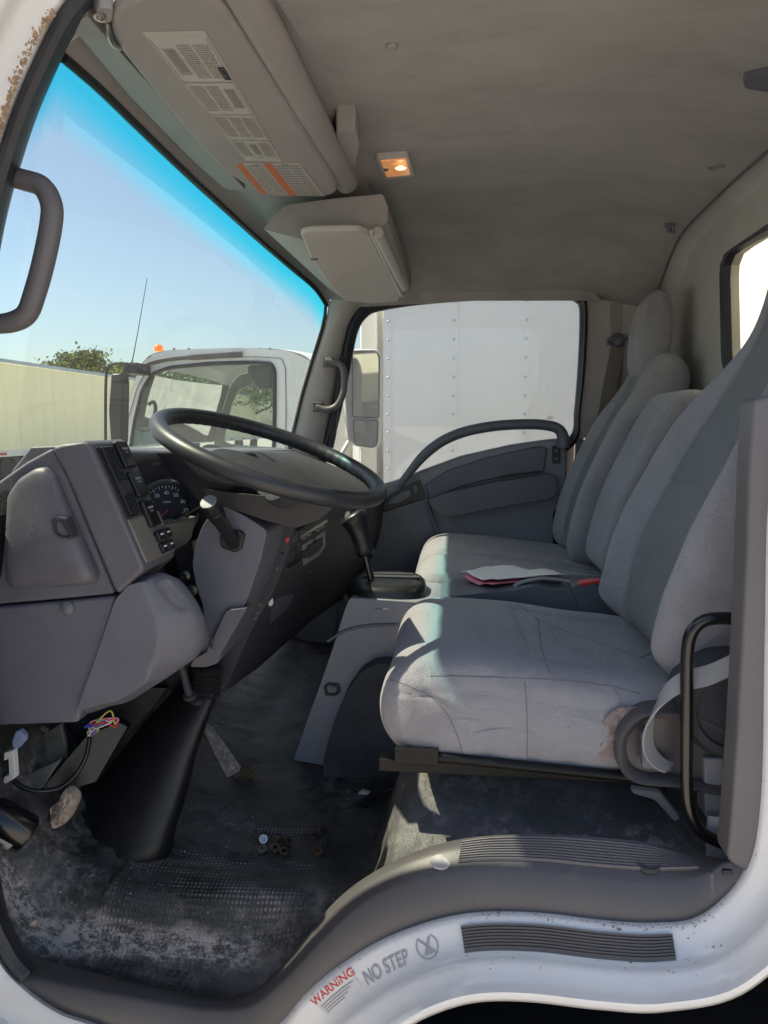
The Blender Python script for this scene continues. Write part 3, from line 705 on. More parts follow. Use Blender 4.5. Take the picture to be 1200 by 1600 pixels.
# near windshield pillar (behind the rubber seal)
mb = MB(); q = [Z(95,95,1.32), P(20,300,.06), P(-60,560,.05), P(-90,800,.05), P(-90,1100,.05)]
q = crv([Vector((-.60,.03,1.36)), Vector((-.665,.03,1.15)), Vector((-.735,.03,.9)), Vector((-.775,.03,.6)), Vector((-.78,.03,.0))], 24)
mb.tube(q, .035, 10); obj('driver_side_pillar', mb, 'trim', cab)
for c_, d_ in (((-.395,1.62,1.265),(.10,.06,.10)), ((-.60,.06,1.42),(.16,.12,.12))):
    mb = MB(); mb.box(c_, *d_); obj('corner_gusset', mb, 'trim', cab)

# --- windshield
topc_px = [(95,95,.09),(150,142,.185),(200,190,.30),(250,238,.44),(300,285,.61),(350,330,.82),(400,375,1.08),(450,418,1.35),(490,452,1.50),(509,480,1.56)]
wtop = crv([P(*p) for p in topc_px], 60)
rows = []
wt = wtop
def wbot(p):
    t = (p.y-.1)/1.45; return Vector((-.70-.10*math.sin(math.pi*max(0,min(1,t)))+.10*sstep(.85,1,t), p.y, .66))
bot = [wbot(p) for p in wt]; bot = [Vector((b.x, b.y, b.z)) for b in bot]
bot[-1] = P(447,725,1.56)
for k in range(len(bot)-8, len(bot)): 
    t = (k-(len(bot)-9))/8; bot[k] = bot[k].lerp(P(447,725,1.56), t*t)
wt2 = [P(66,128,.045)]+wt; bot2 = [V(-.78,.02,.66)]+bot
for i in range(20):
    t = i/19; rows.append([a*(1-t)+b*t for a, b in zip(wt2, bot2)])
mb = MB(); mb.grid(rows); wso = obj('windshield', mb, 'windshield', cab, weld=False)
at_ = wso.data.attributes.new('shade_band', 'FLOAT', 'POINT')
at_.data.foreach_set('value', [(rows[0][j]-rows[i][j]).length for i in range(20) for j in range(61)])
mb = MB(); mb.tube([p+V(.004,0,.004) for p in wt], .0075, 8); mb.tube([P(509,478,1.555)]+[P(*a, 1.555) for a in [(508,492),(503,515),(490,556),(472,616),(455,686),(446,720)]], .006, 8)
obj('windshield_seal', mb, 'black', cab)
# header panel between windshield and roof
mb = MB(); rows = []
prof = [(0,0),(.012,.022),(.035,.034),(.055,.036),(.075,.030),(.13,.045),(.20,.06),(.30,.07)]
for a, b_ in prof:
    rows.append([Vector((p.x+a, p.y, min(p.z+b_, roofz(-.3, p.y)+.004))) for p in crv([q for q in wt], 80)])
e = [Vector((-.232, p.y, roofz(-.232, p.y)+.005)) for p in rows[0]]
rows = [[Vector((p.x, p.y, min(p.z, roofz(-.25, p.y)+.002))) for p in r_] for r_ in rows]
mb.grid(rows+[e]); obj('windshield_header', mb, 'trim', cab, angle=60)

# --- floor, firewall, seat platform
def floorz(x, y):
    z = 0.0
    z += .128*sstep(-.155, -.085, x)
    z += .075*sstep(.06, .30, y)*sstep(-.13,-.05,x)
    z += .55*sstep(-.66, -1.02, x)
    z += .030*sstep(-.50, -.66, x)*sstep(.0,.3,y)
    z += .0035*math.sin((y*1.0+.15*x)*62)*sstep(-.62,-.5,x)*sstep(-.16,-.26,x)*sstep(.04,.12,y)*sstep(.42,.30,y)
    z += .004*nz(x*7, y*9)+.0015*nz(x*22, y*26)
    z -= .100*sstep(.16, .05, y)*sstep(-.16,-.34,x)
    # ridge of the moulded mat panel
    for (ax, ay, bx, by) in ((-.60,.075,-.575,.22),(-.575,.22,-.50,.26),(-.50,.26,-.46,.44),(-.235,.05,-.25,.42)):
        dx, dy = bx-ax, by-ay; t = max(0, min(1, ((x-ax)*dx+(y-ay)*dy)/(dx*dx+dy*dy))); d2 = (x-ax-dx*t)**2+(y-ay-dy*t)**2
        z += .0045*math.exp(-d2/(2*.0045**2))
    return z
def Fl(px, py, dz=0):
    z = 0
    for _ in range(14): p = Z(px, py, z); z = z*.4+.6*(floorz(p.x, max(.012,p.y))+dz)
    return Z(px, py, z)
mb = MB(); rows = []
nx, ny = 330, 260
for i in range(nx+1):
    x = -1.02+1.72*i/nx; r_ = []
    for j in range(ny+1):
        y = .012+1.62*(j/ny)**1.35; r_.append(Vector((x, y, floorz(x, y))))
    rows.append(r_)
mb.grid(rows)
obj('floor_mat', mb, 'floor', None, label='dirty black rubber floor mat with diamond tread and dried mud by the door sill', cat='floor mat')
mb = MB(); mb.box((-.9, .82, .25), .05, 1.7, .75); mb.box((-.82, .82, .635), .22, 1.62, .03); mb.box((-.16,.8,-.20), 1.76, 1.60, .10); obj('firewall', mb, 'rubber', cab)
mb = MB(); mb.box((-.825, .05, .16), .10, .05, .5); obj('kick_panel', mb, 'seal', cab)
# near raised round patch of tread at the sill (moulded studs)
mb = MB()
for i in range(14):
    for j in range(4):
        p0 = Fl(140+i*11.5+(j%2)*5, 1492+j*9+i*2.3, .001); mb.box(p0, .0085, .007, .0035)
obj('mat_stud', mb, 'floor', cab, bevel=.0015)
# driver's door, swung open out of frame, put in to shade the opening
Rd = Matrix.Rotation(R(14), 3, 'Z'); dc = lambda a, h: V(-.76,-.06,0)+Rd@V(0,-a,0)+V(0,0,h)
mb = MB(); mb.box(dc(.5,.33), .09, .98, .95, Rd); mb.box(dc(.5,1.44), .06, .98, .07, Rd); mb.box(dc(.96,1.1), .06, .06, .65, Rd); mb.box(dc(.04,1.1), .06, .06, .65, Rd)
ddo = obj('driver_door', mb, 'paint', cab, bevel=.015)
mb = MB(); mb.box(dc(.5,1.1), .01, .9, .64, Rd); obj('sun_block_pane', mb, 'black', ddo)  # opaque black pane added to stop sun coming through the unseen door

# load box behind the cab, seen through the rear window
bx = thing('load_box', (1.9,.85,-.95), 'cream riveted front wall of the load box seen through the rear window', 'truck box')
mb = MB(); mb.box((1.02+1.5,.85,.9), 3.0, 2.3, 2.7)
for yy in (.62, .86, 1.10, 1.3):
    for k in range(24): mb.lathe((1.02, yy, .1+k*.06), (-1,0,0), [(.006,0),(.005,.003),(0,.004)], 8, 1)
obj('front_wall', mb, ['boxcream','steel'], bx)
mb = MB(); mb.box((.98,.72,1.0), .06, .07, 1.6); mb.box((.95,.70,1.0), .02, .02, 1.6)
for k in range(8): mb.box((.94,.72,.5+k*.12), .02, .03, .03)
obj('corner_post', mb, 'steel', bx)

# ============================================================ PASSENGER DOOR
YD = 1.60
pd = thing('passenger_door', (.05, YD+.04, .0), 'grey passenger door with arched grab handle and long armrest under a washed-out window', 'door')
glassout = [(508,735),(520,690),(532,640),(545,580),(557,520),(572,494),(595,484),(660,474),(740,468),(820,465),(880,465),(900,470),(907,486),(905,560),(899,640),(893,680),(855,700),(760,712),(665,740),(600,765),(540,770)]
frameout = [(494,740),(505,690),(517,640),(528,585),(541,520),(556,488),(580,473),(660,462),(740,457),(820,454),(885,453),(908,459),(918,480),(916,560),(908,640),(901,690),(860,715),(760,728),(665,752),(600,785),(530,790)]
g1 = crv(scr(glassout, YD+.015), 160, True); f1 = crv(scr(frameout, YD), 160, True); mid_ = [(a+b)/2+V(0,-.018,0) for a, b in zip(g1, f1)]
mb = MB(); mb.grid([[p+V(0,.05,0) for p in f1], f1, [a*.75+b*.25+V(0,-.012,0) for a, b in zip(f1, g1)], mid_, [a*.3+b*.7+V(0,-.004,0) for a, b in zip(f1, g1)], g1, [p+V(0,.03,0) for p in g1]], cv=True)
obj('window_frame', mb, 'seal', pd, angle=60)
mb = MB(); gg = crv(scr(glassout, YD+.03), 160, True); mb.add(gg, [tuple(range(160))]); obj('window', mb, 'window', pd)
mb = MB(); mb.prism(L3([(530,560),(536,560),(524,680),(520,700),(512,700)], YD-.02), V(0,.02,0)); obj('quarter_post', mb, 'black', pd)
panel = [(470,770),(540,778),(600,757),(622,750),(660,735),(720,713),(800,695),(855,687),(886,684),(886,780),(884,1000),(700,1080),(520,1080),(440,1000)]
mb = MB(); mb.prism(L3(panel, YD-.035), V(0,.07,0)); dpn = obj('door_panel', mb, 'door', pd, bevel=.012); LOC[dpn.name] = LOC[pd.name]
# upper dark pad swept over the armrest
mb = MB(); mb.prism(rnd(L3([(664,758),(700,735),(760,715),(840,697),(856,700),(850,737),(790,744),(720,760),(672,782)], YD-.055), .01), V(0,.03,0)); obj('upper_pad', mb, 'doordark', pd, bevel=.012)
mb = MB(); mb.prism(rnd(L3([(668,782),(700,770),(780,752),(850,741),(866,742),(872,752),(871,772),(862,780),(800,790),(705,808),(688,806),(676,795)], YD-.10), .008), V(0,.07,0)); arm = obj('armrest', mb, 'doordark', pd, bevel=.014, bseg=4)
mb = MB(); mb.prism(rnd(L3([(782,746),(842,738),(843,743),(784,751)], YD-.104), .002), V(0,.01,0)); obj('pull_slot', mb, 'dashdark', arm)
# lower front part of the panel, darker, with a bright edge
mb = MB(); mb.prism(rnd(L3([(600,800),(662,780),(672,800),(690,850),(700,900),(640,980),(520,1000),(540,880),(575,815)], YD-.055), .01), V(0,.03,0)); obj('lower_pad', mb, 'doordark', pd, bevel=.01)
mb = MB(); mb.tube(crv(L3([(664,778),(674,806),(688,846),(698,880)], YD-.062), 16), .008, 8); obj('panel_edge', mb, 'doordark', pd)
# arched handle
hpts = crv(scr([(622,760),(640,738),(662,712),(690,690),(725,675),(770,666),(815,663),(850,664),(872,670),(880,684),(880,700)], YD-.055), 50)
mb = MB(); mb.tube(hpts, [.012+.006*sstep(0,12,k)+.004*sstep(38,48,k) for k in range(50)], 14, sq=1.25, up=(0,0,1)); obj('grab_handle', mb, 'doordark', pd)
# inner handle in its bezel
mb = MB(); bz = rnd(L3([(596,798),(606,775),(628,763),(656,750),(664,776),(640,786)], YD-.06), .006); mb.prism(bz, V(0,.02,0)); hb = obj('handle_bezel', mb, 'black', pd, bevel=.003)
mb = MB(); mb.prism(rnd(L3([(606,788),(613,777),(632,767),(641,765),(642,775),(622,786)], YD-.068), .006), V(0,.014,0)); obj('door_handle', mb, 'doordark', hb, bevel=.003)
mb = MB(); mb.prism(rnd(L3([(645,760),(651,757),(653,768),(648,771)], YD-.07), .002), V(0,.014,0)); obj('lock_lever', mb, 'dash', hb, bevel=.001)
mb = MB(); mb.prism(rnd(L3([(863,697),(875,696),(876,724),(864,725)], YD-.045), .004), V(0,.014,0)); sw = obj('window_switch', mb, 'black', pd, bevel=.002)
mb = MB()
for cy in (704, 717): mb.lathe(P(869.5, cy, YD-.045), (0,-1,0), [(.006,0),(.005,.003),(0,.003)], 14)
obj('button', mb, 'dash', sw)
mb = MB(); text_geo('AS2', quadmap(P(854,655,YD+.024), P(864,655,YD+.024), P(864,650,YD+.024), P(854,650,YD+.024)), mb); obj('glass_stamp', mb, 'ink2', pd, smooth=False)

# passenger side mirror
ms = thing('side_mirror', P(568,700,1.86), 'white-framed passenger side mirror with a small convex glass below the tall one', 'side mirror')
mb = MB(); mb.prism(rnd([P(a, b, 1.800+.0010*(a-552)) for a, b in ((540,550),(556,544),(588,545),(597,555),(596,690),(590,701),(555,698),(541,688),(536,620))], .02, 6), V(-.01,.07,0)); obj('housing', mb, 'sticker', ms, bevel=.018)
mb = MB(); mq = lambda pts: [P(a, b, 1.795+.0010*(a-552)) for a, b in pts]
mb.prism(rnd(mq([(552,550),(586,549),(592,558),(591,652),(552,650)]), .012, 6), V(0,.004,0)); obj('mirror_glass', mb, 'mirror', ms)
mb = MB(); mb.prism(rnd(mq([(553,657),(590,658),(588,694),(582,698),(556,694)]), .010, 6), V(0,.004,0)); obj('convex_glass', mb, 'mirror', ms)
for nm_, pts_ in (('tall', [(551,549),(587,548),(593,557),(592,653),(551,651)]), ('small', [(552,656),(591,657),(589,695),(582,699),(555,695)])):
    mb = MB(); mb.tube(rnd([p+V(0,-.002,0) for p in mq(pts_)], .012, 6), .0026, 6, True); obj('glass_rim', mb, 'dashdark', ms)
mb = MB(); mb.tube([P(541,600,1.88), P(520,590,1.86), P(500,600,1.80), P(480,640,1.72)], .012, 8); obj('mirror_arm', mb, 'sticker', ms); mb = MB(); mb.tube([P(545,690,1.88), P(528,720,1.84), P(520,770,1.80)], .010, 8); obj('mirror_arm', mb, 'sticker', ms)

# ============================================================ HANDLES ON THE PILLARS
mb = MB(); q = crv(L3([(508,564),(522,566),(534,572),(538,590),(536,615),(526,634),(510,640),(494,636)], 1.50), 40)
mb.tube(q, .0115, 12)
for c in ((513,566),(497,636)): mb.box(P(*c, 1.515), .035, .03, .034)
obj('grab_handle', mb, 'pillar', None, bevel=.004, label='small grey grab handle on the far windshield pillar beside the passenger window', cat='grab handle', group='windshield pillar grab handles')
mb = MB(); q = crv(L3([(-40,262),(0,272),(40,282),(66,292),(80,318),(80,350),(68,410),(54,460),(42,490),(20,503),(-10,506),(-40,500)], .03), 70)
mb.tube(q, [.0135+.0015*math.sin(k/69*math.pi) for k in range(70)], 18)
for k in (13, 15): pass
obj('grab_handle', mb, 'pillar', None, label='large grey grab handle at the left edge, by the driver door pillar', cat='grab handle', group='windshield pillar grab handles')

# black tube guard rails beside the seats
mb = MB(); q = crv(L3([(1215,968),(1160,967),(1120,966),(1096,972),(1080,990),(1074,1020),(1073,1080),(1073,1160),(1073,1230),(1078,1270),(1094,1298),(1120,1314),(1150,1322),(1200,1325)], .075), 110)
mb.tube(q, .0090, 16); obj('guard_rail', mb, 'gloss', None, label='glossy black bent tube rail beside the driver seat, near the door pillar', cat='rail', group='seat side rails')
mb = MB(); q = crv(L3([(960,789),(905,790),(880,792),(870,800),(868,815),(868,870),(868,930)], 1.56), 40)
mb.tube(q, .0095, 12); obj('guard_rail', mb, 'gloss', None, label='black bent tube rail beyond the passenger seat, against the far door', cat='rail', group='seat side rails')

# near pillar trim
npt = thing('door_pillar_trim', P(1180,1360,.02), 'upright grey plastic pillar cover at the right edge, in front of the driver backrest', 'pillar trim')
o_ = [(1178,626),(1190,620),(1260,612),(1262,900),(1250,1250),(1200,1375),(1168,1364),(1136,1345),(1142,1290),(1152,1150),(1160,1000),(1167,850),(1171,720)]
mb = MB(); mb.prism(rnd(L3(o_, -.012), .012), V(0,.045,0)); obj('cover', mb, 'pillar', npt, bevel=.006, bseg=4)
mb = MB(); mb.prism(L3([(1168,680),(1182,680),(1182,1200),(1152,1200),(1160,1000)], .033), V(.01,.06,0)); obj('inner_flange', mb, 'pillar', npt, bevel=.006)
mb = MB(); mb.box(P(1135,1360,.0), .012, .01, .006); obj('clip', mb, 'black', npt)

# ============================================================ OVERHEAD
sv = thing('sun_visor', P(340,150,.35), 'grey driver sun visor folded up against the roof, printed labels on its face', 'sun visor')
def vis(px, py, lift=0):   # plane of the visor
    A, B, C_ = V(-.47,.04,1.325), V(-.31,-.02,1.345), V(-.28,.71,1.335)
    n_ = (B-A).cross(C_-A).normalized(); d = ray(px, py); t = (A-CAM).dot(n_)/d.dot(n_); p = CAM+d*t
    if n_.z > 0: n_ = -n_
    return p+n_*lift
vo = [(176,22),(196,6),(240,-8),(330,-6),(352,14),(390,72),(460,182),(524,282),(528,298),(518,306),(440,308),(402,303),(350,268),(290,205),(240,145),(186,78),(174,50)]
vp = rnd([vis(*p) for p in vo], .012, 4); nv = Vector((0,0,.020))
mb = MB(); mb.prism(vp, nv); vs = obj('visor_panel', mb, 'trim', sv, bevel=.008, bseg=4); LOC[vs.name] = LOC[sv.name]
def lab(corners, lines, mats, name, extra=None):
    """printed sheet stuck on the visor; corners bl, br, tr, tl in photo pixels"""
    mb = MB(); a, b, c, d = [vis(*q, .0012) for q in corners]; fn = quadmap(a, b, c, d); fn2 = quadmap(*[vis(*q, .0018) for q in corners]); fn3 = quadmap(*[vis(*q, .0024) for q in corners])
    mb.prism([fn(0,0), fn(1,0), fn(1,1), fn(0,1)], Vector((0,0,.001)), 0)
    def rect(u0, v0, u1, v1, mi, f=fn2): mb.add([f(u0,v0), f(u1,v0), f(u1,v1), f(u0,v1)], [(0,1,2,3)], mi)
    extra(rect, fn2, fn3, mb)
    return obj(name, mb, mats, vs, smooth=False)
random.seed(21)
def ex1(rect, f2, f3, mb):
    # u along the visor (far end = 1), v across
    for c in (.30, .545, .775): rect(c, .03, c+.006, .97, 2)
    rect(.03,.03,.97,.045,2); rect(.03,.955,.97,.97,2)
    for (u0, u1) in ((.07,.28),(.33,.52),(.57,.75),(.80,.95)):
        for (va, vb) in ((.08,.34),(.38,.62),(.66,.92)):
            n = 16
            if random.random() < .28:
                rect(u0+.02, va+.03, u1-.03, vb-.03, 2)
                for k in range(7): rect(u0+.03+k*.02, va+.05+random.random()*.05, u0+.036+k*.02, vb-.06, 1, f3)
                continue
            for k in range(n):
                u = u0+(u1-u0)*k/n; v = va; 
                while v < vb-.02:
                    w_ = random.uniform(.02,.09); e = min(vb, v+w_); rect(u, v, u+(u1-u0)/n*.45, e, 1 if random.random() < .75 else 2); v = e+.012
    rect(.20,.84,.285,.97,3)
lab([(222,50),(383,250),(441,252),(320,48)], 0, ['label', 'ink', 'ink2', 'black'], 'upper_label', ex1)
def ex2(rect, f2, f3, mb):
    rect(0,0,.99,.10,3); rect(0,.42,1,.55,3)
    for k in range(13):
        u = .06+k*.072
        for va, vb in ((.13,.24),(.26,.40),(.58,.77),(.80,.95)):
            v = va
            while v < vb-.01:
                e = min(vb, v+random.uniform(.02,.06)); rect(u, v, u+.030, e, 1); v = e+.01
    for cc_ in ((.02,.24),(.02,.7)): rect(.02,cc_[1],.05,cc_[1]+.1,2)
lab([(368,255),(408,302),(508,306),(468,254)], 0, ['label', 'ink', 'ink2', 'orange'], 'lower_label', ex2)
mb = MB(); mb.tube(crv([vis(168,40,-.004), vis(170,50,.004), vis(176,62,.006), vis(186,74,.001)], 16), .0042, 10); obj('pivot_rod', mb, 'metal', sv)
mb = MB(); mb.prism(rnd([vis(*p, -.002) for p in ((146,28),(156,13),(178,16),(176,38),(164,42))], .006), V(0,0,.03)); pv = obj('pivot_mount', mb, 'trim', sv, bevel=.003)
mb = MB(); mb.lathe(vis(156,26,.001), (0,-.2,-1), [(.008,-.004),(.008,.001),(.0045,.0015),(.0045,-.001),(0,-.001)], 16); obj('screw', mb, 'metal', sv)

mb = MB(); mb.prism(rnd([Vector((p.x,p.y,p.z)) for p in [Z(*q, 1.333) for q in ((112,42),(135,24),(376,288),(384,298),(352,296),(300,250),(200,148))]], .01), V(0,0,.03))
obj('header_pad', mb, 'trim', None, bevel=.006, label='long padded strip along the windshield top, tinted green by the glass, beside the sun visor', cat='trim panel')

# overhead shelf rail beside the visor
sr = thing('shelf_rail', V(-.28,.4,1.36), 'long rounded overhead shelf rail running between the sun visor and the roof lining', 'overhead shelf')
sec = []
ra = [Z(398,-25,1.365), Z(545,284,1.365)]; rb = [Z(432,-25,1.375), Z(560,250,1.375)]
d0 = (ra[1]-ra[0]); 
mb = MB(); A0, A1 = V(-.292,-.02,1.37), V(-.270,.80,1.37)
rings = []
for k in range(9):
    c = A0.lerp(A1, k/8); ring = []
    for a in range(20):
        th = 2*math.pi*a/20; ring.append(c+V(.032*math.cos(th)*(1 if math.cos(th) > 0 else .8), 0, .026*math.sin(th)))
    if k == 8: ring = [c+(p-c)*.85+V(0,.008,0) for p in ring]
    rings.append(ring)
mb.loft(rings); obj('rail', mb, 'trim', sr)
mb = MB(); mb.prism(rnd([Z(*q, 1.37) for q in ((525,206),(556,204),(562,224),(552,272),(541,284),(536,250))], .006), V(0,0,.06)); obj('end_bracket', mb, 'trim', sr, bevel=.005)

# passenger side overhead console with flap
oc = thing('overhead_console', P(540,420,1.1), 'boxy grey overhead console with a closed flap, above the passenger windshield corner', 'overhead console')
ringA = L3([(411,358),(424,340),(446,320),(520,310),(598,303),(606,322),(606,346),(588,362),(560,370),(470,374)], .86)
ringB = L3([(512,450),(518,440),(528,430),(580,420),(634,415),(642,425),(642,450),(630,464),(600,470),(545,474)], 1.50)
mb = MB(); mb.loft([rnd(ringA, .006, 3), rnd(ringB, .006, 3)]); ob_ = obj('console_body', mb, 'trim', oc, bevel=.008, bseg=4)
fa = [Z(470,366,1.27), Z(500,432,1.265)]
def fl(px, py, off=0):  # flap plane just below the console
    A, B, C_ = P(472,372,.865), P(574,366,.865), P(622,470,1.47); n_ = (B-A).cross(C_-A).normalized()
    if n_.z > 0: n_ = -n_
    d = ray(px, py); t = (A+n_*.012-CAM).dot(n_)/d.dot(n_); return CAM+d*t+n_*off
mb = MB(); fp = rnd([fl(*q) for q in ((469,366),(480,362),(560,360),(578,368),(626,462),(622,472),(585,475),(540,471),(510,440),(486,405))], .012, 5); mb.prism(fp, V(0,0,.016)); fo = obj('flap', mb, 'trimlight', oc, bevel=.006, bseg=4)
mb = MB(); mb.lathe(fl(491,405,.001), (0,0,-1), [(.010,-.004),(.010,.001),(.004,.001),(0,-.002)], 14, sq=.6); obj('flap_catch', mb, 'dash', oc)
mb = MB(); q0, q1 = fl(590,366,-.004), fl(632,452,-.004); mb.tube([q0, q0.lerp(q1,.33), q0.lerp(q1,.66), q1, q1+V(0,.02,0)], [.014,.014,.013,.012,.006], 12); mb.tube([fl(580,362,.0), fl(628,462,.0)], .006, 6); obj('console_rail', mb, 'trimlight', oc)
mb = MB(); mb.prism([Z(*q, 1.33) for q in ((630,420),(642,418),(642,440),(636,442))], V(0,0,.05)); obj('end_bracket', mb, 'dash', oc)

# interior lamp and things fixed to the roof lining
dl = thing('dome_lamp', Z(617,262,1.40), 'small rectangular interior lamp glowing orange on the roof lining', 'lamp')
def cz(px, py, dz=0):   # where the ray meets the lining
    p = Z(px, py, 1.4)
    for _ in range(12): p = Z(px, py, roofz(p.x, p.y)+dz)
    return p
mb = MB(); q = [cz(*p, -.012) for p in ((586,248),(638,244),(649,276),(602,283))]; mb.prism(rnd(q, .012, 5), V(0,0,.025)); obj('lamp_frame', mb, 'trimlight', dl, bevel=.003)
mb = MB(); q = [cz(*p, -.015) for p in ((594,252),(634,249),(642,274),(604,278))]; mb.prism(rnd(q, .008, 5), V(0,0,.012)); obj('lamp_lens', mb, 'lamp', dl, bevel=.003)
mb = MB(); c = cz(626,262,-.024); mb.lathe(c, (0,0,-1), [(.004,-.004),(.014,.001),(.010,.004),(0,.005)], 16, sq=.6); obj('bulb', mb, 'bulb', dl)
mb = MB(); mb.lathe(cz(603,265,-.016), (0,0,-1), [(.006,-.004),(.006,.002),(0,.003)], 12); obj('lamp_switch', mb, 'dash', dl)
def clip(px, py, r, lab_):
    mb = MB(); mb.lathe(cz(px, py, -.002), (0,0,-1), [(r,-.004),(r,.002),(r*.8,.004),(r*.7,.003),(0,.003)], 20)
    obj('trim_clip', mb, 'trim', None, label=lab_, cat='clip', group='round clips in the roof lining')
clip(612,72,.009,'small round roof clip above the orange lamp'); clip(1118,260,.020,'large round roof plug nearest the rear window'); clip(960,412,.015,'flat round roof plug just above the far pillar'); clip(686,370,.006,'tiny roof clip beyond the orange lamp')
hk = thing('coat_hook', cz(1045,350), 'dark coat hook hanging from the rear roof lining', 'coat hook')
c = cz(1046,350); mb = MB(); mb.lathe(c, (0,0,-1), [(.013,-.004),(.013,.006),(.008,.010),(.006,.022),(0,.024)], 14); obj('hook_base', mb, 'dash', hk)
mb = MB(); mb.tube(crv([c+V(0,0,-.018), c+V(.008,-.012,-.026), c+V(.004,-.028,-.022), c+V(0,-.034,-.010)], 12), .0045, 8); obj('hook_arm', mb, 'dash', hk)
mb = MB(); q = [cz(*p, .001) for p in ((1160,112),(1215,100),(1215,135),(1165,128))]; mb.prism(rnd(q, .012), V(0,0,-.012)); obj('lining_pocket', mb, 'dash', None, bevel=.004, label='small dark recess fitting at the right edge of the roof lining', cat='roof fitting')

# ============================================================ DASHBOARD
db = thing('dashboard', V(-.62,.6,.3), 'dark grey plastic dashboard with fuse cover, vents and speedometer', 'dashboard')
YE = .10
cap = [(-70,800),(-10,757),(40,722),(80,700),(104,745),(180,928),(100,936),(-70,950)]
mb = MB(); mb.prism(L3(cap, YE), V(0,.10,0)); obj('end_cap', mb, 'dash', db, bevel=.006)
mb = MB(); mb.prism(L3([(-70,953),(0,948),(100,939),(181,931),(152,1030),(121,1130),(60,1132),(-70,1136)], YE+.001), V(0,.08,0)); obj('lower_cap', mb, 'dash', db, bevel=.006)
# fuse cover with a swelling lower half and finger recess
lid = [(14,773),(30,748),(57,731),(74,729),(90,746),(112,800),(134,850),(154,895),(153,907),(142,913),(85,917),(25,919),(16,909),(13,860)]
lp = rnd(L3(lid, YE-.004), .006, 3); cl = sum(lp, Vector())/len(lp)
mb = MB(); rings = [[p+V(0,.01,0) for p in lp], lp]
for s_, dy in ((.97,-.007),(.9,-.011),(.75,-.014),(.5,-.016),(.25,-.017),(.05,-.017)):
    rings.append([cl+(p-cl)*s_+V(0,dy - .010*sstep(.70,.62,(cl+(p-cl)*s_).z)*(1 if s_ < .95 else .5),0) for p in lp])
mb.loft(rings); fc = obj('fuse_cover', mb, 'dash2', db, angle=50)
mb = MB(); rp = rnd(L3([(79,812),(88,808),(101,810),(113,838),(112,842),(96,842),(84,834)], YE-.0325), .004, 4); cr = sum(rp, Vector())/len(rp)
mb.loft([[p+V(0,.02,0) for p in rp], rp, [cr+(p-cr)*.8 for p in rp], [cr+(p-cr)*.7+V(.001,.008,0) for p in rp]]); obj('finger_recess', mb, 'dashdark', fc)
mb = MB(); mb.lathe(P(105,950,YE-.001), (0,-1,0), [(.0115,0),(.0115,.002),(.007,.005),(0,.006)], 24); obj('cap_screw', mb, 'dash', db)
mb = MB(); mb.prism(rnd(L3([(-30,790),(10,765),(12,780),(-2,905),(-30,905)], YE-.006), .004), V(0,.01,0)); 
for k in range(9): mb.prism(L3([(-30,795+k*7),(8,771+k*7),(8,774+k*7),(-30,798+k*7)], YE-.010), V(0,.01,0))
obj('side_vent', mb, 'black', db)
# hood at the driver end
HY = .085; hood = [(79,699),(96,694),(130,689),(139,692),(180,784),(223,884),(223,893),(183,930),(176,918),(104,745)]
mb = MB(); mb.prism(L3(hood, HY), V(0,.128,0)); obj('vent_hood', mb, 'dash2', db, bevel=.007, bseg=4)
A = P(139,692,HY); B = P(223,884,HY); ds = (B-A); dn = ds.normalized(); nr = Vector((-dn.z, 0, dn.x)); 
if nr.x < 0: nr = -nr
def FP(s, y, h=0): q = A+ds*s+nr*h; return Vector((q.x, y, q.z))
def fbox(mbx, s0, s1, y0, y1, h0, h1, mi=0, skew=0):
    vs = [FP(s, y, h) for h in (h0, h1) for s, y in ((s0,y0),(s1,y0),(s1,y1),(s0,y1))]
    mbx.add(vs, [(3,2,1,0),(4,5,6,7),(0,1,5,4),(1,2,6,5),(2,3,7,6),(3,0,4,7)], mi)
mb = MB(); fbox(mb, .04,.62,.098,.138,-.004,.004)
for k in range(5): fbox(mb, .05,.61,.101+k*.008,.104+k*.008,.004,.010)
fbox(mb, .34,.46,.102,.134,.004,.012); obj('air_vent', mb, 'black', db, bevel=.0012)
for (s0, s1) in ((.01,.24),(.27,.49),(.52,.75)):
    mb = MB(); fbox(mb, s0, s1, .150, .188, .0, .011); rk = obj('rocker_switch', mb, 'black', db, bevel=.004)
    mb = MB(); sm = s0+.07*(s1-s0)/.26; fbox(mb, sm, sm+.02, .160, .178, .0112, .0116); fbox(mb, sm+.035, sm+.045, .164, .174, .0112, .0116); obj('switch_icon', mb, 'ink2', rk)
# warm grey instrument bezel below the cluster
mb = MB(); 
fbox(mb, .63, .995, .097, .212, -.01, .003)
obj('switch_bezel', mb, 'bezel', db, bevel=.003)
mb = MB(); q = [P(225,845,.24), P(232,824,.29), P(262,817,.33), P(309,806,.38), P(300,842,.38), P(276,868,.35), P(240,893,.26)]
c = [p+V(-.03,.01,0) for p in q]; mb.loft([q, c]); obj('cluster_bezel', mb, 'bezel', db, bevel=.004)
for r_ in range(2):
    for k in range(2):
        s0 = .79+k*.10; y0 = .155+r_*.027; mb = MB(); fbox(mb, s0, s0+.088, y0, y0+.024, .0, .012-.003*k); sbk = obj('push_switch', mb, 'black', db, bevel=.003)
        mb = MB(); fbox(mb, s0+.03, s0+.045, y0+.006, y0+.017, .0112-.003*k, .0125-.003*k); obj('switch_icon', mb, 'gaugemark', sbk)
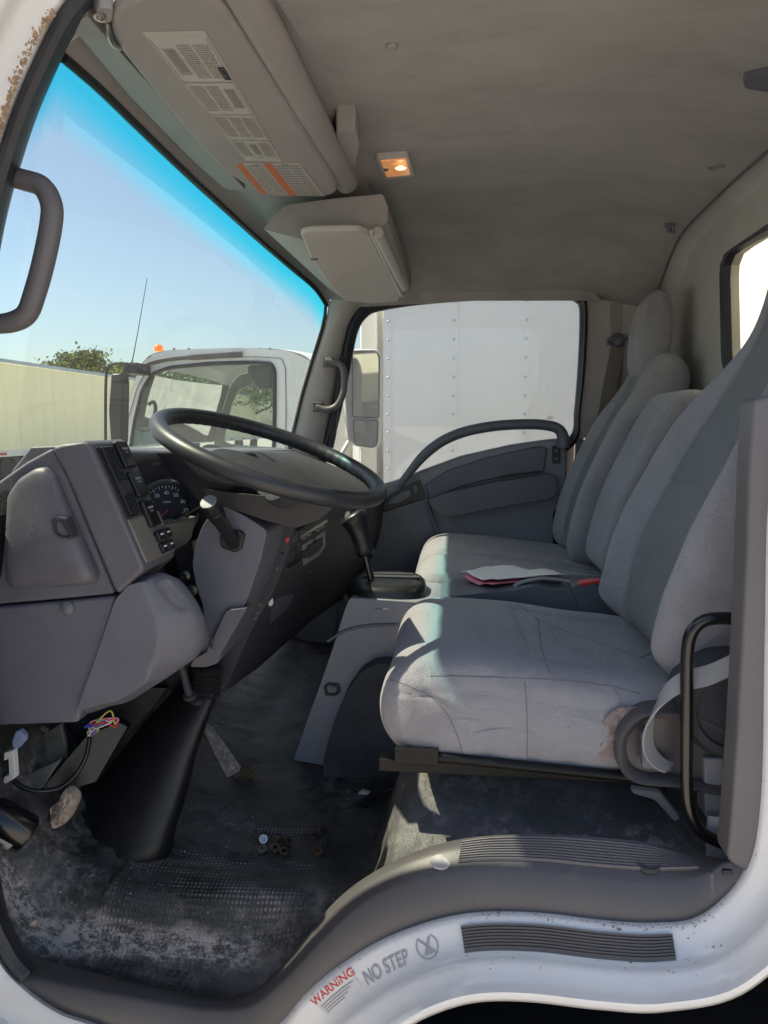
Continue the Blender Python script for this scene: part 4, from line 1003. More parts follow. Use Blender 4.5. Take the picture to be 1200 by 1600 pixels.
# speedometer
GC = P(262,797,.40); gn = Vector((.50,-.80,.30)).normalized(); ge1 = Vector((0,0,1)).cross(gn).normalized(); ge2 = gn.cross(ge1)
if ge1.x < 0: ge1 = -ge1
cl_ = thing('speedometer', GC, 'round black speedometer with white numerals and red needle behind the steering wheel', 'gauge')
mb = MB(); mb.lathe(GC, gn, [(0,0),(.053,0),(.053,-.01),(0,-.01)], 48); obj('gauge_face', mb, 'gaugeface', cl_)
mb = MB(); mb.lathe(GC, gn, [(.053,-.012),(.053,.004),(.057,.012),(.061,.010),(.062,-.012)], 48); obj('gauge_rim', mb, 'dash', cl_)
mb = MB()
def gp(a, r, h=.0012): return GC+ge1*math.cos(a)*r+ge2*math.sin(a)*r+gn*h
for k in range(33):
    a = R(215-k*250/32); r0 = .046 if k % 2 else .043; w_ = .0012; t = Vector((0,0,0))
    d = ge1*math.cos(a)+ge2*math.sin(a); s_ = ge1*-math.sin(a)+ge2*math.cos(a)
    mb.add([gp(a,r0)+s_*w_/2, gp(a,.050)+s_*w_/2, gp(a,.050)-s_*w_/2, gp(a,r0)-s_*w_/2], [(0,1,2,3)])
for k in range(9):
    a = R(215-k*250/8); c = gp(a, .035); s = str(k*10); wd = .0045*len(s); hgt = .0075
    text_geo(s, quadmap(c-ge1*wd/2-ge2*hgt/2, c+ge1*wd/2-ge2*hgt/2, c+ge1*wd/2+ge2*hgt/2, c-ge1*wd/2+ge2*hgt/2), mb)
c = gp(R(90), .016); text_geo('MPH', quadmap(c-ge1*.007-ge2*.002, c+ge1*.007-ge2*.002, c+ge1*.007+ge2*.002, c-ge1*.007+ge2*.002), mb)
obj('gauge_marks', mb, 'gaugemark', cl_, smooth=False)
mb = MB(); a = R(225); d = ge1*math.cos(a)+ge2*math.sin(a); s_ = ge1*-math.sin(a)+ge2*math.cos(a)
mb.add([gp(0,0,.004)+s_*.0016, gp(a,.042,.004)+s_*.0005, gp(a,.042,.004)-s_*.0005, gp(0,0,.004)-s_*.0016], [(0,1,2,3)]); obj('needle', mb, 'red', cl_, smooth=False)
mb = MB(); mb.tube([P(270,812,.36), P(285,803,.35), P(292,800,.345)], .003, 8); mb.tube([P(294,804,.35), P(303,799,.34), P(318,790,.32)], .0028, 8); mb.lathe(P(293,804,.346), gn, [(.005,-.004),(.005,.004),(0,.005)], 12)
obj('trip_reset_stem', mb, 'black', cl_)
# cowl recess and dash pad
mb = MB()
mb.grid([[P(186,716,.28), P(250,722,.48), P(340,722,.62), P(420,715,.75)], [P(190,760,.26), P(230,770,.46), P(310,778,.60), P(420,770,.7)], [P(215,830,.25), P(235,850,.46), P(330,850,.56), P(420,850,.6)], [P(225,940,.30), P(300,960,.5), P(360,960,.56), P(420,960,.6)]])
obj('cluster_recess', mb, 'dashdark', db, solid=.004)
mb = MB(); pad = []
for (y, pxr, pyr) in ((.235,184,702),(.5,262,705),(.8,345,705),(1.1,405,704),(1.4,445,703),(1.58,462,703)):
    e = P(pxr, pyr, y)
    if y < .9: e = Vector((e.x, y, e.z))
    r_ = [e+V(0,0,-.016), e+V(.002,0,-.006), e+V(-.006,0,.001), e+V(-.06,0,.008), e+V(-.16,0,.004), e+V(-.20,0,-.04), e+V(-.20,0,-.08), e+V(-.02,0,-.03)]
    pad.append(r_)
mb.loft(pad); obj('dash_pad', mb, 'dash', db, bevel=.004)
mb = MB(); mb.tube(crv(L3([(318,715),(322,760),(303,765),(293,770)], .50), 10), .010, 8); 
mb.prism(L3([(300,762),(330,722),(360,715),(400,760),(345,830),(318,800)], .47), V(0,.1,0)); obj('cowl_side', mb, 'dashdark', db, bevel=.01)
mb = MB(); mb.prism(rnd(L3([(290,757),(299,760),(330,800),(325,806)], .46), .003), V(0,.02,0)); obj('cowl_lip', mb, 'dash', db, bevel=.003)
# knee bolster
kb = [(181,930),(223,893),(266,888),(283,894),(303,920),(316,948),(319,975),(317,1005),(306,1028),(262,1058),(205,1094),(160,1117),(121,1131),(150,1030)]
kp = [P(a, b, .09 if a < 190 else .14) for a, b in kb]; kp = rnd([V(p.x, .09, p.z) for p in kp], .008, 3); kc = sum(kp, Vector())/len(kp)
def kshift(p, d, yy):   # pull the rear-facing side of the outline forward
    t = sstep(-.50, -.41, p.x+(.09 if p.z < .38 else 0)*0); return V(p.x-d*t, yy, p.z+(.012*sstep(.46,.60,p.z)-.020*sstep(.44,.32,p.z))*-1*min(1,d*20))
lo = lambda p, d: V(p.x, p.y, p.z-d*sstep(.42,.50,p.z))
rings = [lo(p+V(-.03,.17,0), .10) for p in kp], [lo(p+V(-.005,.085,0), .045) for p in kp], [lo(p+V(0,.060,0), .022) for p in kp], [lo(p+V(0,.045,0), .010) for p in kp],
rings = list(rings)+[ [kshift(p,.010,.118) for p in kp], [kshift(p,.048,.094) for p in kp], [kshift(p,.056,.088) for p in kp]]
kf = rings[-1]; kc = sum(kf, Vector())/len(kf)
for s_ in (.93,.6,.2): rings.append([kc+(p-kc)*s_ for p in kf])
mb = MB(); mb.loft(rings); obj('knee_bolster', mb, 'dash', db, angle=60)
kbo = [o for o in bpy.data.objects if o.name.startswith('knee_bolster')][0]
rp = [on(kbo, a.x, a.y, .0004) for a in crv([Vector((*q, 0)) for q in ((244,914),(256,905),(268,906),(282,922),(300,946),(297,958),(282,957),(264,942))], 40, True)]; rp = [p for p in rp if p is not None]
cr = sum(rp, Vector())/len(rp); lf = ray(270,930).normalized()*-1
mb = MB(); mb.loft([[p-lf*.004 for p in rp], [p+lf*.002 for p in rp], [cr+(p-cr)*.88+lf*.0025 for p in rp], [cr+(p-cr)*.78+lf*.0010 for p in rp], [cr+(p-cr)*.4+lf*.0016 for p in rp]]); obj('pull_recess', mb, 'dash2', kbo)
for (px, py) in ((20,935),(165,905)):
    pass
cvo = [o for o in bpy.data.objects if o.name.startswith('fuse_cover')][0]
random.seed(77); mb = MB()
for k in range(26):
    p = on(cvo, 50+random.gauss(0,7), 815+random.gauss(0,10), .0005)
    if p is None: continue
    s_ = random.uniform(.0006,.0022); mb.add([p+Vector((math.cos(a)*s_*random.uniform(.5,1.7), 0, math.sin(a)*s_*random.uniform(.5,1.4))) for a in [q*.9 for q in range(7)]], [tuple(range(7))])
obj('scuff', mb, 'bezel', cvo, weld=False, kind='stuff')
# dark pocket between bolster and column
mb = MB(); mb.prism(rnd(L3([(272,860),(300,845),(306,900),(318,950),(300,930),(280,895)], .30), .004), V(0,.05,0)); obj('ignition_pocket', mb, 'black', db, bevel=.003)
mb = MB(); mb.lathe(P(289,899,.285), (.3,-1,0), [(.010,-.01),(.010,.004),(.006,.006),(0,.006)], 18); mb.lathe(P(298,922,.285), (.3,-1,0), [(.012,-.01),(.012,.008),(0,.010)], 18); obj('ignition_lock', mb, 'gloss', db)
# long lower dash face towards the passenger side
rows = []
for (y, pts) in ((.42,[(395,706),(420,740),(455,812),(452,850),(430,915),(392,985),(350,1080)]), (.62,[(405,706),(450,735),(492,800),(488,850),(468,905),(436,965),(400,1045)]), (1.0,[(428,706),(480,728),(538,785),(540,820),(528,872),(512,915),(490,965)]), (1.3,[(446,706),(505,730),(572,775),(574,820),(565,865),(548,900),(520,945)]), (1.57,[(462,706),(520,728),(596,762),(600,800),(590,850),(570,890),(545,930)])):
    rows.append(crv(L3(pts, y), 30))
mb = MB(); mb.grid(rows); mb.grid([[p for p in rows[0]], [p+V(-.2,0,0) for p in rows[0]]]); lpn = obj('lower_panel', mb, 'dashdark', db, solid=.004, angle=50)
def lp_(px, py, off=.0): return on(lpn, px, py, off) or P(px, py, .6)
mb = MB()
def onp(px, py, y): return P(px, py, y)
# radio slot, vent grille, key switch, small fixings
def flat(name, pts, m_, th=.006, off=.004, bevel=.0015, rd=.003, parent=db):
    q = [lp_(a, b, off) for a, b in pts]; n_ = (q[1]-q[0]).cross(q[2]-q[0]).normalized()
    if n_.dot(ray(*pts[0])) > 0: n_ = -n_
    mb = MB(); mb.prism(rnd(q, rd), -n_*(th+off)); return obj(name, mb, m_, parent, bevel=bevel)
flat('radio_frame', [(458,822),(504,797),(511,815),(455,848)], 'dash2', .004, .003)
ra_ = flat('radio', [(461,827),(502,804),(507,813),(458,842)], 'black', .006, .0085)
for (px, py) in ((466,838),(474,833),(488,826),(496,821)): flat('radio_button', [(px,py),(px+4,py-2.4),(px+4.6,py+.6),(px+.4,py+3)], 'bezel', .003, .0115, .0005, .0008, ra_)
flat('tray_lid', [(470,852),(506,829),(507,852),(497,868),(472,884)], 'door', .003, .003, .0015, .006)
flat('tray_recess', [(478,853),(501,839),(501,851),(494,861),(479,870)], 'dashdark', .002, .006, .0008, .005)
flat('vent_frame', [(442,862),(465,849),(469,878),(446,891)], 'dash2', .003, .0025)
flat('lower_cover', [(436,900),(470,886),(505,875),(500,900),(470,930),(420,975),(425,940)], 'doordark', .003, .002, .002, .008)
flat('radio_slot', [(463,835),(504,812),(505,815),(463,838)], 'metal', .002, .0105, 0, .0005, ra_)
flat('lower_vent', [(444,865),(463,853),(467,876),(447,888)], 'black', .006, .005)
flat('switch_tab', [(468,862),(480,856),(484,866),(472,872)], 'dashdark', .006, .006)
flat('red_tab', [(447,840),(452,838),(452,846),(447,848)], 'redink', .004, .005)
seam('panel_edge', lpn, [(432,936),(470,905),(505,873),(506,858)], 'dash', .0022)
seam('panel_edge', lpn, [(466,852),(500,833),(507,818)], 'dash', .0015)
c = lp_(422,940,.0); mb = MB(); mb.lathe(c, (.5,-.8,.2), [(.013,-.01),(.013,.006),(.0,.008)], 20, sq=.7); ks = obj('key_switch', mb, 'black', db)
mb = MB(); mb.lathe(c+V(.002,-.006,.002), (.5,-.8,.2), [(.0095,-.002),(.009,.004),(0,.005)], 20, sq=.6); obj('switch_cap', mb, 'sticker', ks)
random.seed(3)
for (px, py) in ((407,945),(403,958),(399,966),(418,905),(410,900),(430,980),(433,888)):
    c = lp_(px, py, .001); mb = MB(); mb.box(c, .004, .004, .007, Matrix.Rotation(random.random()*3, 3, 'Y')); obj('fixing', mb, 'pillar', db, bevel=.001)

# ============================================================ STEERING
sw_ = thing('steering_wheel', V(-.35,.40,.70), 'large black steering wheel with finger ridges inside its rim', 'steering wheel')
tt = R(20); rr_ = R(5.5); W0 = V(-.350,.385,.742)
wd1 = Vector((math.cos(tt), 0, -math.sin(tt))); wd2 = Vector((0, math.cos(rr_), math.sin(rr_))); wn = wd1.cross(wd2).normalized(); wd2 = wn.cross(wd1)
mb = MB(); N = 200; RW = .2155; rings = []
for i in range(N):
    a = 2*math.pi*i/N; c = W0+(wd1*math.cos(a)+wd2*math.sin(a))*RW; u = wd1*math.cos(a)+wd2*math.sin(a); ring = []
    rip = .0014*math.cos(a*58)
    for j in range(20):
        th = 2*math.pi*j/20; inner = max(0, -math.cos(th))*max(0,.6-math.sin(th)*.6)
        r_ = .0158+rip*inner; ring.append(c+u*math.cos(th)*r_+wn*math.sin(th)*r_*1.0)
    rings.append(ring)
mb.grid(rings, cu=True, cv=True); obj('wheel_rim', mb, mat('wheel_rubber', (.030,.031,.036), .42, var=.2, vscale=10, bump=.25, bscale=500, bdist=.0006, dirt=(.075,.07,.065), dscale=12, dthr=.62, dwid=.25), sw_)
# hub pod under the rim
mb = MB(); 
def wp(a, b, h): return W0+wd1*a+wd2*b+wn*h
for k, a in enumerate((R(242), R(298))):
    p0 = wp(math.cos(a)*.205, math.sin(a)*.205, -.010); p1 = wp(math.cos(a)*.15, math.sin(a)*.15, -.040); p2 = wp(math.cos(a)*.07, math.sin(a)*.07, -.050)
    mbk = MB(); mbk.tube(crv([p0, p1, p2], 10), [.010,.011,.012,.013,.014,.015,.016,.018,.020,.022], 10, sq=1.5, up=wn); obj('spoke', mbk, 'dashdark', sw_)
rings = []
for (ra_, rb_, h) in ((.04,.03,-.022),(.085,.06,-.024),(.112,.078,-.030),(.120,.086,-.042),(.112,.082,-.066),(.095,.075,-.076)):
    rings.append([wp(math.copysign(abs(math.cos(2*math.pi*j/36))**.8, math.cos(2*math.pi*j/36))*ra_+.0, math.copysign(abs(math.sin(2*math.pi*j/36))**.8, math.sin(2*math.pi*j/36))*rb_, h) for j in range(36)])
mb = MB(); mb.loft(rings); obj('horn_pad', mb, mat('horn_pad_plastic', (.020,.022,.027), .6, bump=.4, bscale=380, bdist=.0011, dirt=(.12,.12,.12), dscale=30, dthr=.6, dwid=.2), sw_)
sc = thing('steering_column', V(-.40,.37,.30), 'tall grey steering column cover with rubber bellows at its foot', 'steering column')
# upper shroud under the wheel
mb = MB(); up_ = [(322,768),(345,772),(400,786),(455,820),(500,800),(530,780),(520,800),(478,822),(462,828),(440,826),(360,796),(330,788)]
ringU = [(318,758),(360,775),(420,800),(462,826),(500,812),(533,786),(470,760),(380,745)]
mb.loft([rnd(L3([(316,762),(350,768),(420,775),(480,778),(528,786),(500,812),(462,826),(420,815),(352,792),(322,782)], y), .01, 3) for y in (.27,.50)])
obj('upper_shroud', mb, 'shroud', sc, bevel=.015, bseg=4)
cc_ = [(300,880),(306,850),(316,822),(332,800),(350,789),(382,806),(418,829),(408,872),(391,925),(372,966),(354,1005),(341,1036),(322,1043),(296,1042),(304,1025),(318,990),(318,950),(306,915)]
mb = MB(); mb.prism(rnd(L3(cc_, .275), .008, 3), V(-.0,.20,0)); lc = obj('column_cover', mb, 'dash', sc, bevel=.014, bseg=5); LOC[lc.name] = LOC[sc.name]
mb = MB(); mb.prism(rnd(L3([(354,954),(386,950),(372,975),(340,1030),(330,1038),(298,1043),(303,1030),(322,1020)], .262), .003, 3), V(0,.03,0)); obj('lower_flap', mb, 'dash2', sc, bevel=.004)
mb = MB(); mb.prism(rnd(L3([(342,838),(350,826),(376,830),(382,836),(376,860),(366,864),(345,856)], .266), .004), V(0,.02,0)); obj('stalk_socket', mb, 'black', sc, bevel=.003)
st = thing('turn_signal_stalk', P(365,850,.25), 'thick black control stalk with a flat round grey end, left of the steering column', 'control stalk')
a0, a1 = P(366,850,.27), P(326,784,.185); ax = (a1-a0); Ls = ax.length
mb = MB(); mb.lathe(a0, ax, [(.011,0),(.0115,Ls*.3),(.0125,Ls*.55),(.013,Ls*.56),(.0155,Ls*.72),(.0155,Ls*.78),(.0145,Ls*.79),(.0145,Ls*.80),(.0155,Ls*.81),(.0155,Ls*.97),(.0145,Ls)], 28); obj('stalk', mb, 'black', st)
mb = MB(); mb.lathe(a1, ax, [(.0145,-.001),(.0135,.0012),(0,.0015)], 28); obj('stalk_cap', mb, mat('stalk_cap_plastic', (.16,.17,.20), .5), st)
# bellows and the sloping floor cover
b0_, b1_ = P(322,1040,.36), P(318,1085,.36); mb = MB(); prof = []
axb = Vector((-.12,-.02,-1)).normalized(); H_ = .062
for k in range(13): prof.append((.034 if k % 2 else .025, H_*k/12))
prof += [(.028,H_+.004),(.026,H_+.02),(0,H_+.02)]
mb.lathe(b0_, axb, prof, 28); obj('bellows', mb, 'shroud', sc)
mb = MB(); mb.tube(L3([(284,1040),(290,1065),(296,1086)], .31), .007, 8); mb.lathe(P(296,1086,.31), (0,-.5,1), [(.013,-.004),(.012,.003),(0,.004)], 16); obj('column_bracket', mb, 'dashdark', sc)
# sloping rubber hump over the steering shaft
hump = thing('shaft_cover', Z(190,1300,0), 'black rubber hump sloping down from the steering column to the floor', 'shaft cover')
mb = MB(); rings = []
def hring(pl, pr, yl, yr, zb=0, n=24):
    a, b = P(*pl, yl), P(*pr, yr); c = (a+b)/2; u = (b-a)/2; dwn = Vector((-.5,.75,-.1)).normalized()*u.length*1.0; r_ = []
    for j in range(n):
        th = math.pi*j/(n-1); r_.append(c-u*math.cos(th)-dwn*math.sin(th)*.9)
    return r_
levels = [((282,1066),(338,1058),.40,.38),((262,1092),(336,1080),.39,.37),((225,1130),(322,1120),.38,.36),((190,1175),(305,1170),.36,.345),((150,1225),(293,1220),.34,.33),((124,1258),(284,1250),.325,.32),((108,1284),(277,1268),.315,.31),((98,1300),(272,1284),.31,.305)]
rows = [hring(*l[:2], l[2], l[3]) for l in levels]
rows = [[Vector((p.x, p.y, max(p.z, floorz(p.x, p.y)-.004))) for p in r_] for r_ in rows]
rows.append([Vector((p.x+(p.x-rows[-1][12].x)*0, p.y-.02, floorz(p.x, p.y-.02)-.003)) for p in rows[-1]])
mb.grid(rows); obj('cover', mb, mat('hump_rubber', (.010,.010,.012), .45, var=.3, vscale=20, bump=.4, bscale=60, bdist=.003, dirt=(.05,.05,.05), dscale=20, dthr=.63, dwid=.2), hump, angle=70, solid=.004)

# accelerator pedal
pe = thing('accelerator_pedal', Z(365,1212,0), 'worn grey accelerator pedal leaning on the floor beside a tuft of debris', 'pedal')
mb = MB(); pa = [P(314,1136,.50), P(322,1127,.50), P(336,1140,.50), P(377,1198,.47), P(374,1206,.47), P(354,1216,.47)]
pa = [CAM+(p-CAM)*.95 for p in pa]; mb.prism(rnd(pa, .004), V(-.01,.018,-.006)); pb_ = obj('pedal_pad', mb, mat('pedal_rubber', (.14,.138,.135), .7, var=.4, vscale=60, bump=.6, bscale=200, bdist=.002, dirt=(.36,.34,.32), dscale=50, dthr=.5, dwid=.15), pe, bevel=.002)
mb = MB()
for k in range(7):
    t = .10+k*.13; a = P(314,1136,.498).lerp(P(352,1214,.468), t); b = P(330,1134,.498).lerp(P(374,1200,.468), t); mb.tube([P(317+k*5.2,1133+k*0,.497).lerp(P(355+k*3,1214-k*1.5,.467), 0.02), P(317+k*3,1134+k*1,.497).lerp(P(355+k*3,1213-k*2,.467), .98)], .0012, 5)
obj('pedal_ribs', mb, 'dash', pe)
mb = MB(); random.seed(8)
for k in range(160):
    c = Fl(385+random.gauss(0,9), 1208+random.gauss(0,6), .004+random.random()*.012); d = Vector((random.gauss(0,1),random.gauss(0,1),random.gauss(0,.4))).normalized()*random.uniform(.005,.014)
    mb.tube([c-d, c+Vector((0,0,.002)), c+d], .0006, 4)
obj('straw_debris', mb, mat('straw', (.30,.21,.10), .9, var=.4, vscale=90), None, label='tuft of yellowish straw debris on the floor at the foot of the pedal', cat='debris', kind='stuff')

# ============================================================ ENGINE COVER AND SHIFTER
ec = thing('engine_cover', V(-.2,.8,.05), 'dark grey engine cover between the footwell and the seats, carpet patch on its side', 'engine cover')
YC = .62
eo = [(546,934),(536,960),(520,1012),(500,1070),(478,1130),(458,1188),(505,1196),(560,1200),(720,1200),(740,1100),(730,960),(672,942),(610,938)]
mb = MB(); near_ = rnd(L3(eo, YC), .008, 3); far_ = [p+V(.02,.34,-.01) for p in near_]
mb.loft([[p+V(.0,.012,0) for p in near_], near_, ] if False else [near_, far_]); eb = obj('cover_body', mb, 'door', ec, bevel=.016, bseg=4); LOC[eb.name] = LOC[ec.name]
mb = MB(); co_ = [(504,1196),(512,1160),(524,1122),(542,1080),(562,1052),(586,1038),(618,1036),(700,1050),(720,1150),(640,1195),(600,1232),(572,1262),(548,1290),(530,1272),(506,1240)]
mb.prism(rnd(L3(co_, YC-.05), .008, 3), V(0,.06,0)); obj('side_carpet', mb, mat('dark_carpet', (.055,.061,.070), .9, var=.3, vscale=12, bump=.7, bscale=150, bdist=.004, dirt=(.06,.065,.07), dscale=20, dthr=.6, dwid=.2), ec, bevel=.012)
mb = MB(); c = P(519,1077,YC-.004); rp = rnd(L3([(505,1072),(512,1066),(530,1068),(533,1082),(524,1088),(508,1087)], YC-.003), .004, 4); cr = sum(rp, Vector())/len(rp)
mb.loft([[p+V(0,.01,0) for p in rp], rp, [cr+(p-cr)*.75 for p in rp], [cr+(p-cr)*.6+V(0,.003,0) for p in rp]]); obj('latch_recess', mb, 'dashdark', ec)
mb = MB(); mb.lathe(P(521,1077,YC-.004), (0,-1,0), [(.008,-.002),(.007,.002),(.003,.002),(0,0)], 16); obj('latch_screw', mb, 'bezel', ec)
mb = MB(); mb.tube(crv(L3([(512,1002),(540,985),(580,977),(640,976)], YC-.001), 16), .004, 6); obj('cover_crease', mb, 'doordark', ec)
gs = thing('gear_selector', P(605,930,.74), 'black automatic gear lever on its rounded black base above the engine cover', 'gear lever')
mb = MB(); rings = []
ctr = P(606,938,.735); ctr.z = .388
for (s_, h) in ((1.03,-.03),(1.0,.020),(.96,.032),(.88,.040),(.70,.044),(.3,.045)):
    rings.append([ctr+V(.094*s_*math.copysign(abs(math.cos(2*math.pi*j/40))**.7, math.cos(2*math.pi*j/40)), .104*s_*math.copysign(abs(math.sin(2*math.pi*j/40))**.7, math.sin(2*math.pi*j/40)), h) for j in range(40)])
mb.loft(rings); obj('selector_base', mb, 'black', gs)
mb = MB(); mb.box(ctr+V(.010,.0,.0465), .135, .022, .004); mb.box(ctr+V(.010,.035,.046), .10, .014, .003); obj('gate_plate', mb, 'dashdark', gs, bevel=.001)
mb = MB(); mb.grid([[ctr+V(.108*math.cos(a), .118*math.sin(a), -.004) for a in [2*math.pi*j/40 for j in range(40)]], [ctr+V(.100*math.cos(a), .110*math.sin(a), .003) for a in [2*math.pi*j/40 for j in range(40)]]], cv=True); obj('base_ring', mb, 'bezel', gs)
l0, l1 = P(580,905,.70), P(566,850,.70); mb = MB(); mb.tube([l0, l1], .0085, 12); obj('lever_shaft', mb, 'gloss', gs)
kn = crv([P(572,868,.70), P(566,848,.70), P(560,828,.70), P(554,812,.70), P(549,803,.70)], 16)
mb = MB(); mb.tube(kn, [.016,.022,.0235,.0235,.023,.023,.0235,.024,.026,.028,.031,.033,.034,.033,.029,.019], 18, sq=.85); kn_ = obj('lever_knob', mb, 'black', gs)
mb = MB(); mb.lathe(P(543,806,.688), (-.5,-1,.3), [(.011,-.002),(.010,.001),(0,.0015)], 20, sq=.7); obj('knob_button', mb, 'dash', gs)

# ============================================================ SEATS
def inset_ring(ring, d, c=None):
    n = len(ring); out = []
    for i in range(n):
        a, b = ring[i-1], ring[(i+1) % n]; t = (b-a); l = math.hypot(*t)
        if l < 1e-9: out.append(ring[i]); continue
        nx_, nz_ = t[1]/l, -t[0]/l; out.append((ring[i][0]-nx_*d, ring[i][1]-nz_*d))
    return out
def area(r): return .5*sum(r[i-1][0]*r[i][1]-r[i][0]*r[i-1][1] for i in range(len(r)))
def cushion(profile, y0, y1, rin, deform, nprof=200, ny=70, puff=.010):
    """body lofted from a closed side profile (x, z), rounded towards both flanks"""
    pr = [(p.x, p.y) for p in crv([Vector((a, b, 0)) for a, b in profile], nprof, True)]
    if area(pr) < 0: pr = pr[::-1]
    # Vector2 helper
    class T(tuple):
        pass
    def ins(d):
        n = len(pr); out = []
        for i in range(n):
            ax_, az_ = pr[i-3]; bx_, bz_ = pr[(i+3) % n]; tx, tz = bx_-ax_, bz_-az_; l = math.hypot(tx, tz) or 1
            out.append((pr[i][0]-tz/l*d, pr[i][1]+tx/l*d))
        return out
    cx = sum(p[0] for p in pr)/nprof; cz_ = sum(p[1] for p in pr)/nprof
    rows = []
    capf = [.97,.93,.87,.8,.72,.62,.5,.35,.18]
    edge = ins(rin)
    def capring(f, yy): return [Vector((cx+(x-cx)*f, yy, cz_+(z-cz_)*f)) for x, z in edge]
    for f in reversed(capf): rows.append(capring(f, y0-puff*(1-f*f)))
    ne = 8
    for k in range(ne): a = math.pi/2*k/ne; d = rin*(1-math.sin(a)); rows.append([Vector((x, y0+rin*(1-math.cos(a)), z)) for x, z in ins(d)])
    for k in range(ny+1): yy = y0+rin+(y1-y0-2*rin)*k/ny; rows.append([Vector((x, yy, z)) for x, z in pr])
    for k in range(ne-1, -1, -1): a = math.pi/2*k/ne; d = rin*(1-math.sin(a)); rows.append([Vector((x, y1-rin*(1-math.cos(a)), z)) for x, z in ins(d)])
    for f in capf: rows.append(capring(f, y1+puff*(1-f*f)))
    mb = MB(); mb.loft([[deform(p) for p in r_] for r_ in rows]); return mb
def groove(d, w_=.004, dep=.005): return -dep*math.exp(-d*d/(2*w_*w_))
cprof = [(-.078,.412),(-.108,.385),(-.120,.340),(-.108,.290),(-.065,.252),(.0,.236),(.15,.232),(.30,.236),(.42,.27),(.455,.335),(.44,.372),(.34,.392),(.20,.408),(.08,.420),(-.02,.424)]
def cush_deform(y0, y1, piping=True, big=True):
    ym = (y0+y1)/2; hw = (y1-y0)/2
    def f(p):
        x, y, z = p.x, p.y, p.z; v = (y-ym)/hw; top = sstep(.34, .39, z)
        # dish between the bolsters
        z -= top*(.022*(1-min(1, abs(v)/.72)**2.2))*sstep(.02,.20,x)*(1 if big else .4)
        z += top*.006*nz(x*6, y*7)
        # seams: across at x=.12 (bowed), along both bolsters behind it
        xs = .105+.03*(1-v*v)*(1 if big else 0)
        if top > .2:
            if abs(v) < .66: z += groove(x-xs, .0035, .006)
            if x > xs-.01: z += groove((abs(v)-.66+.10*(x-xs))*hw, .0035, .006)
            if big:
                zz = abs(v) < .64 and x > xs
                if zz: z += .0038*math.sin((x*34+y*5+2*nz(x*4,y*6)))*sstep(xs,xs+.05,x)*sstep(.42,.3,x)*nz(y*9+3,x*3)*2
        # flanks: seam lines
        if abs(v) > .90:
            s_ = math.copysign(1, v); dd = groove(x-.125-.02*(z-.3), .003, .0035)+groove(z-.405+.02*(x)+.0, .003, .003)
            dz = groove((z-(.375-.55*max(0,x+.04)**1.0*.9 if x < .06 else -1)), .003, .0035)
            y += s_*(dd+dz)+s_*(.006*nz(x*9, z*11, 2.0)+.003*nz(x*24, z*14, 5.0))
        if x < -.05: x += .004*nz(y*7, z*9, 5)
        return Vector((x, y, z))
    return f
def seat(lab, y0, y1, kind, loc):
    t = thing({'driver':'driver_seat','mid':'middle_seat','pass':'passenger_seat'}[kind], loc, lab, 'seat', 'cloth seats across the cab')
    mb = cushion(cprof, y0, y1, .045 if kind == 'driver' else .035, cush_deform(y0, y1, True, kind == 'driver')); cu = obj('seat_cushion', mb, 'seat', t, angle=80)
    ym = (y0+y1)/2
    return t, cu
drv, dcu = seat('grey cloth driver seat nearest the door, frayed at its side, sunlit patch on the cushion', .135, .625, 'driver', V(.15,.38,.2))
mid, mcu = seat('narrow middle seat with low square backrest between the other two', .86, 1.13, 'mid', V(.15,.97,.2))
pas, pcu = seat('passenger seat farthest away, with separate headrest, by the far door', 1.14, 1.545, 'pass', V(.15,1.34,.2))
# driver backrest
bprof = [(.395,.365),(.345,.42),(.350,.50),(.372,.58),(.405,.66),(.445,.745),(.485,.82),(.520,.885),(.550,.95),(.570,1.02),(.585,1.10),(.605,1.18),(.64,1.205),(.672,1.16),(.680,1.08),(.668,.98),(.640,.88),(.600,.76),(.560,.64),(.525,.52),(.500,.42),(.47,.37)]
def back_deform(p):
    x, y, z = p.x, p.y, p.z; ym = .395; 
    w_ = 1-.52*sstep(.72, 1.02, z)-.06*sstep(1.05,1.2,z); front = sstep(.06, .0, x-fx(z))
    v = (y-ym)/.235
    if front > .1:
        bol = sstep(.60,.92,abs(v)); x -= front*.036*bol*sstep(1.0,.8,z)*sstep(.36,.45,z)
        x += front*.010*(1-abs(v))*sstep(1.0,.8,z)
        x -= front*(groove((abs(v)-.57)*.235, .005, .011))
        if abs(v) < .57: x -= front*groove(z-.70+.05*v*v, .003, .005)
        x -= front*(.005*nz(y*8, z*8)+.002*nz(y*22, z*16))
    y = ym+(y-ym)*w_
    return Vector((x, y, z))
fxt = [(.36,.36),(.42,.345),(.50,.350),(.58,.372),(.66,.405),(.745,.445),(.82,.485),(.885,.520),(.95,.550),(1.02,.570),(1.10,.585),(1.25,.605)]
def fx(z):
    for (a, b), (c, d) in zip(fxt, fxt[1:]):
        if z <= c: return b+(d-b)*(z-a)/(c-a)
    return .605
mb = cushion(bprof, .16, .63, .045, back_deform, 260, 76)
o = obj('backrest', mb, ['seat', 'insert'], drv, angle=80)
def assign_insert(o, yc, hw, zmin, zmax, taper=True):
    me = o.data; base = LOC[o.name]
    for p in me.polygons:
        c = p.center+base; w_ = (1-.52*sstep(.72,1.02,c.z)) if taper else 1
        if abs(c.y-yc) < hw*w_ and zmin < c.z < zmax and p.normal.x < .1: p.material_index = 1
assign_insert(o, .395, .134, .38, 1.3)
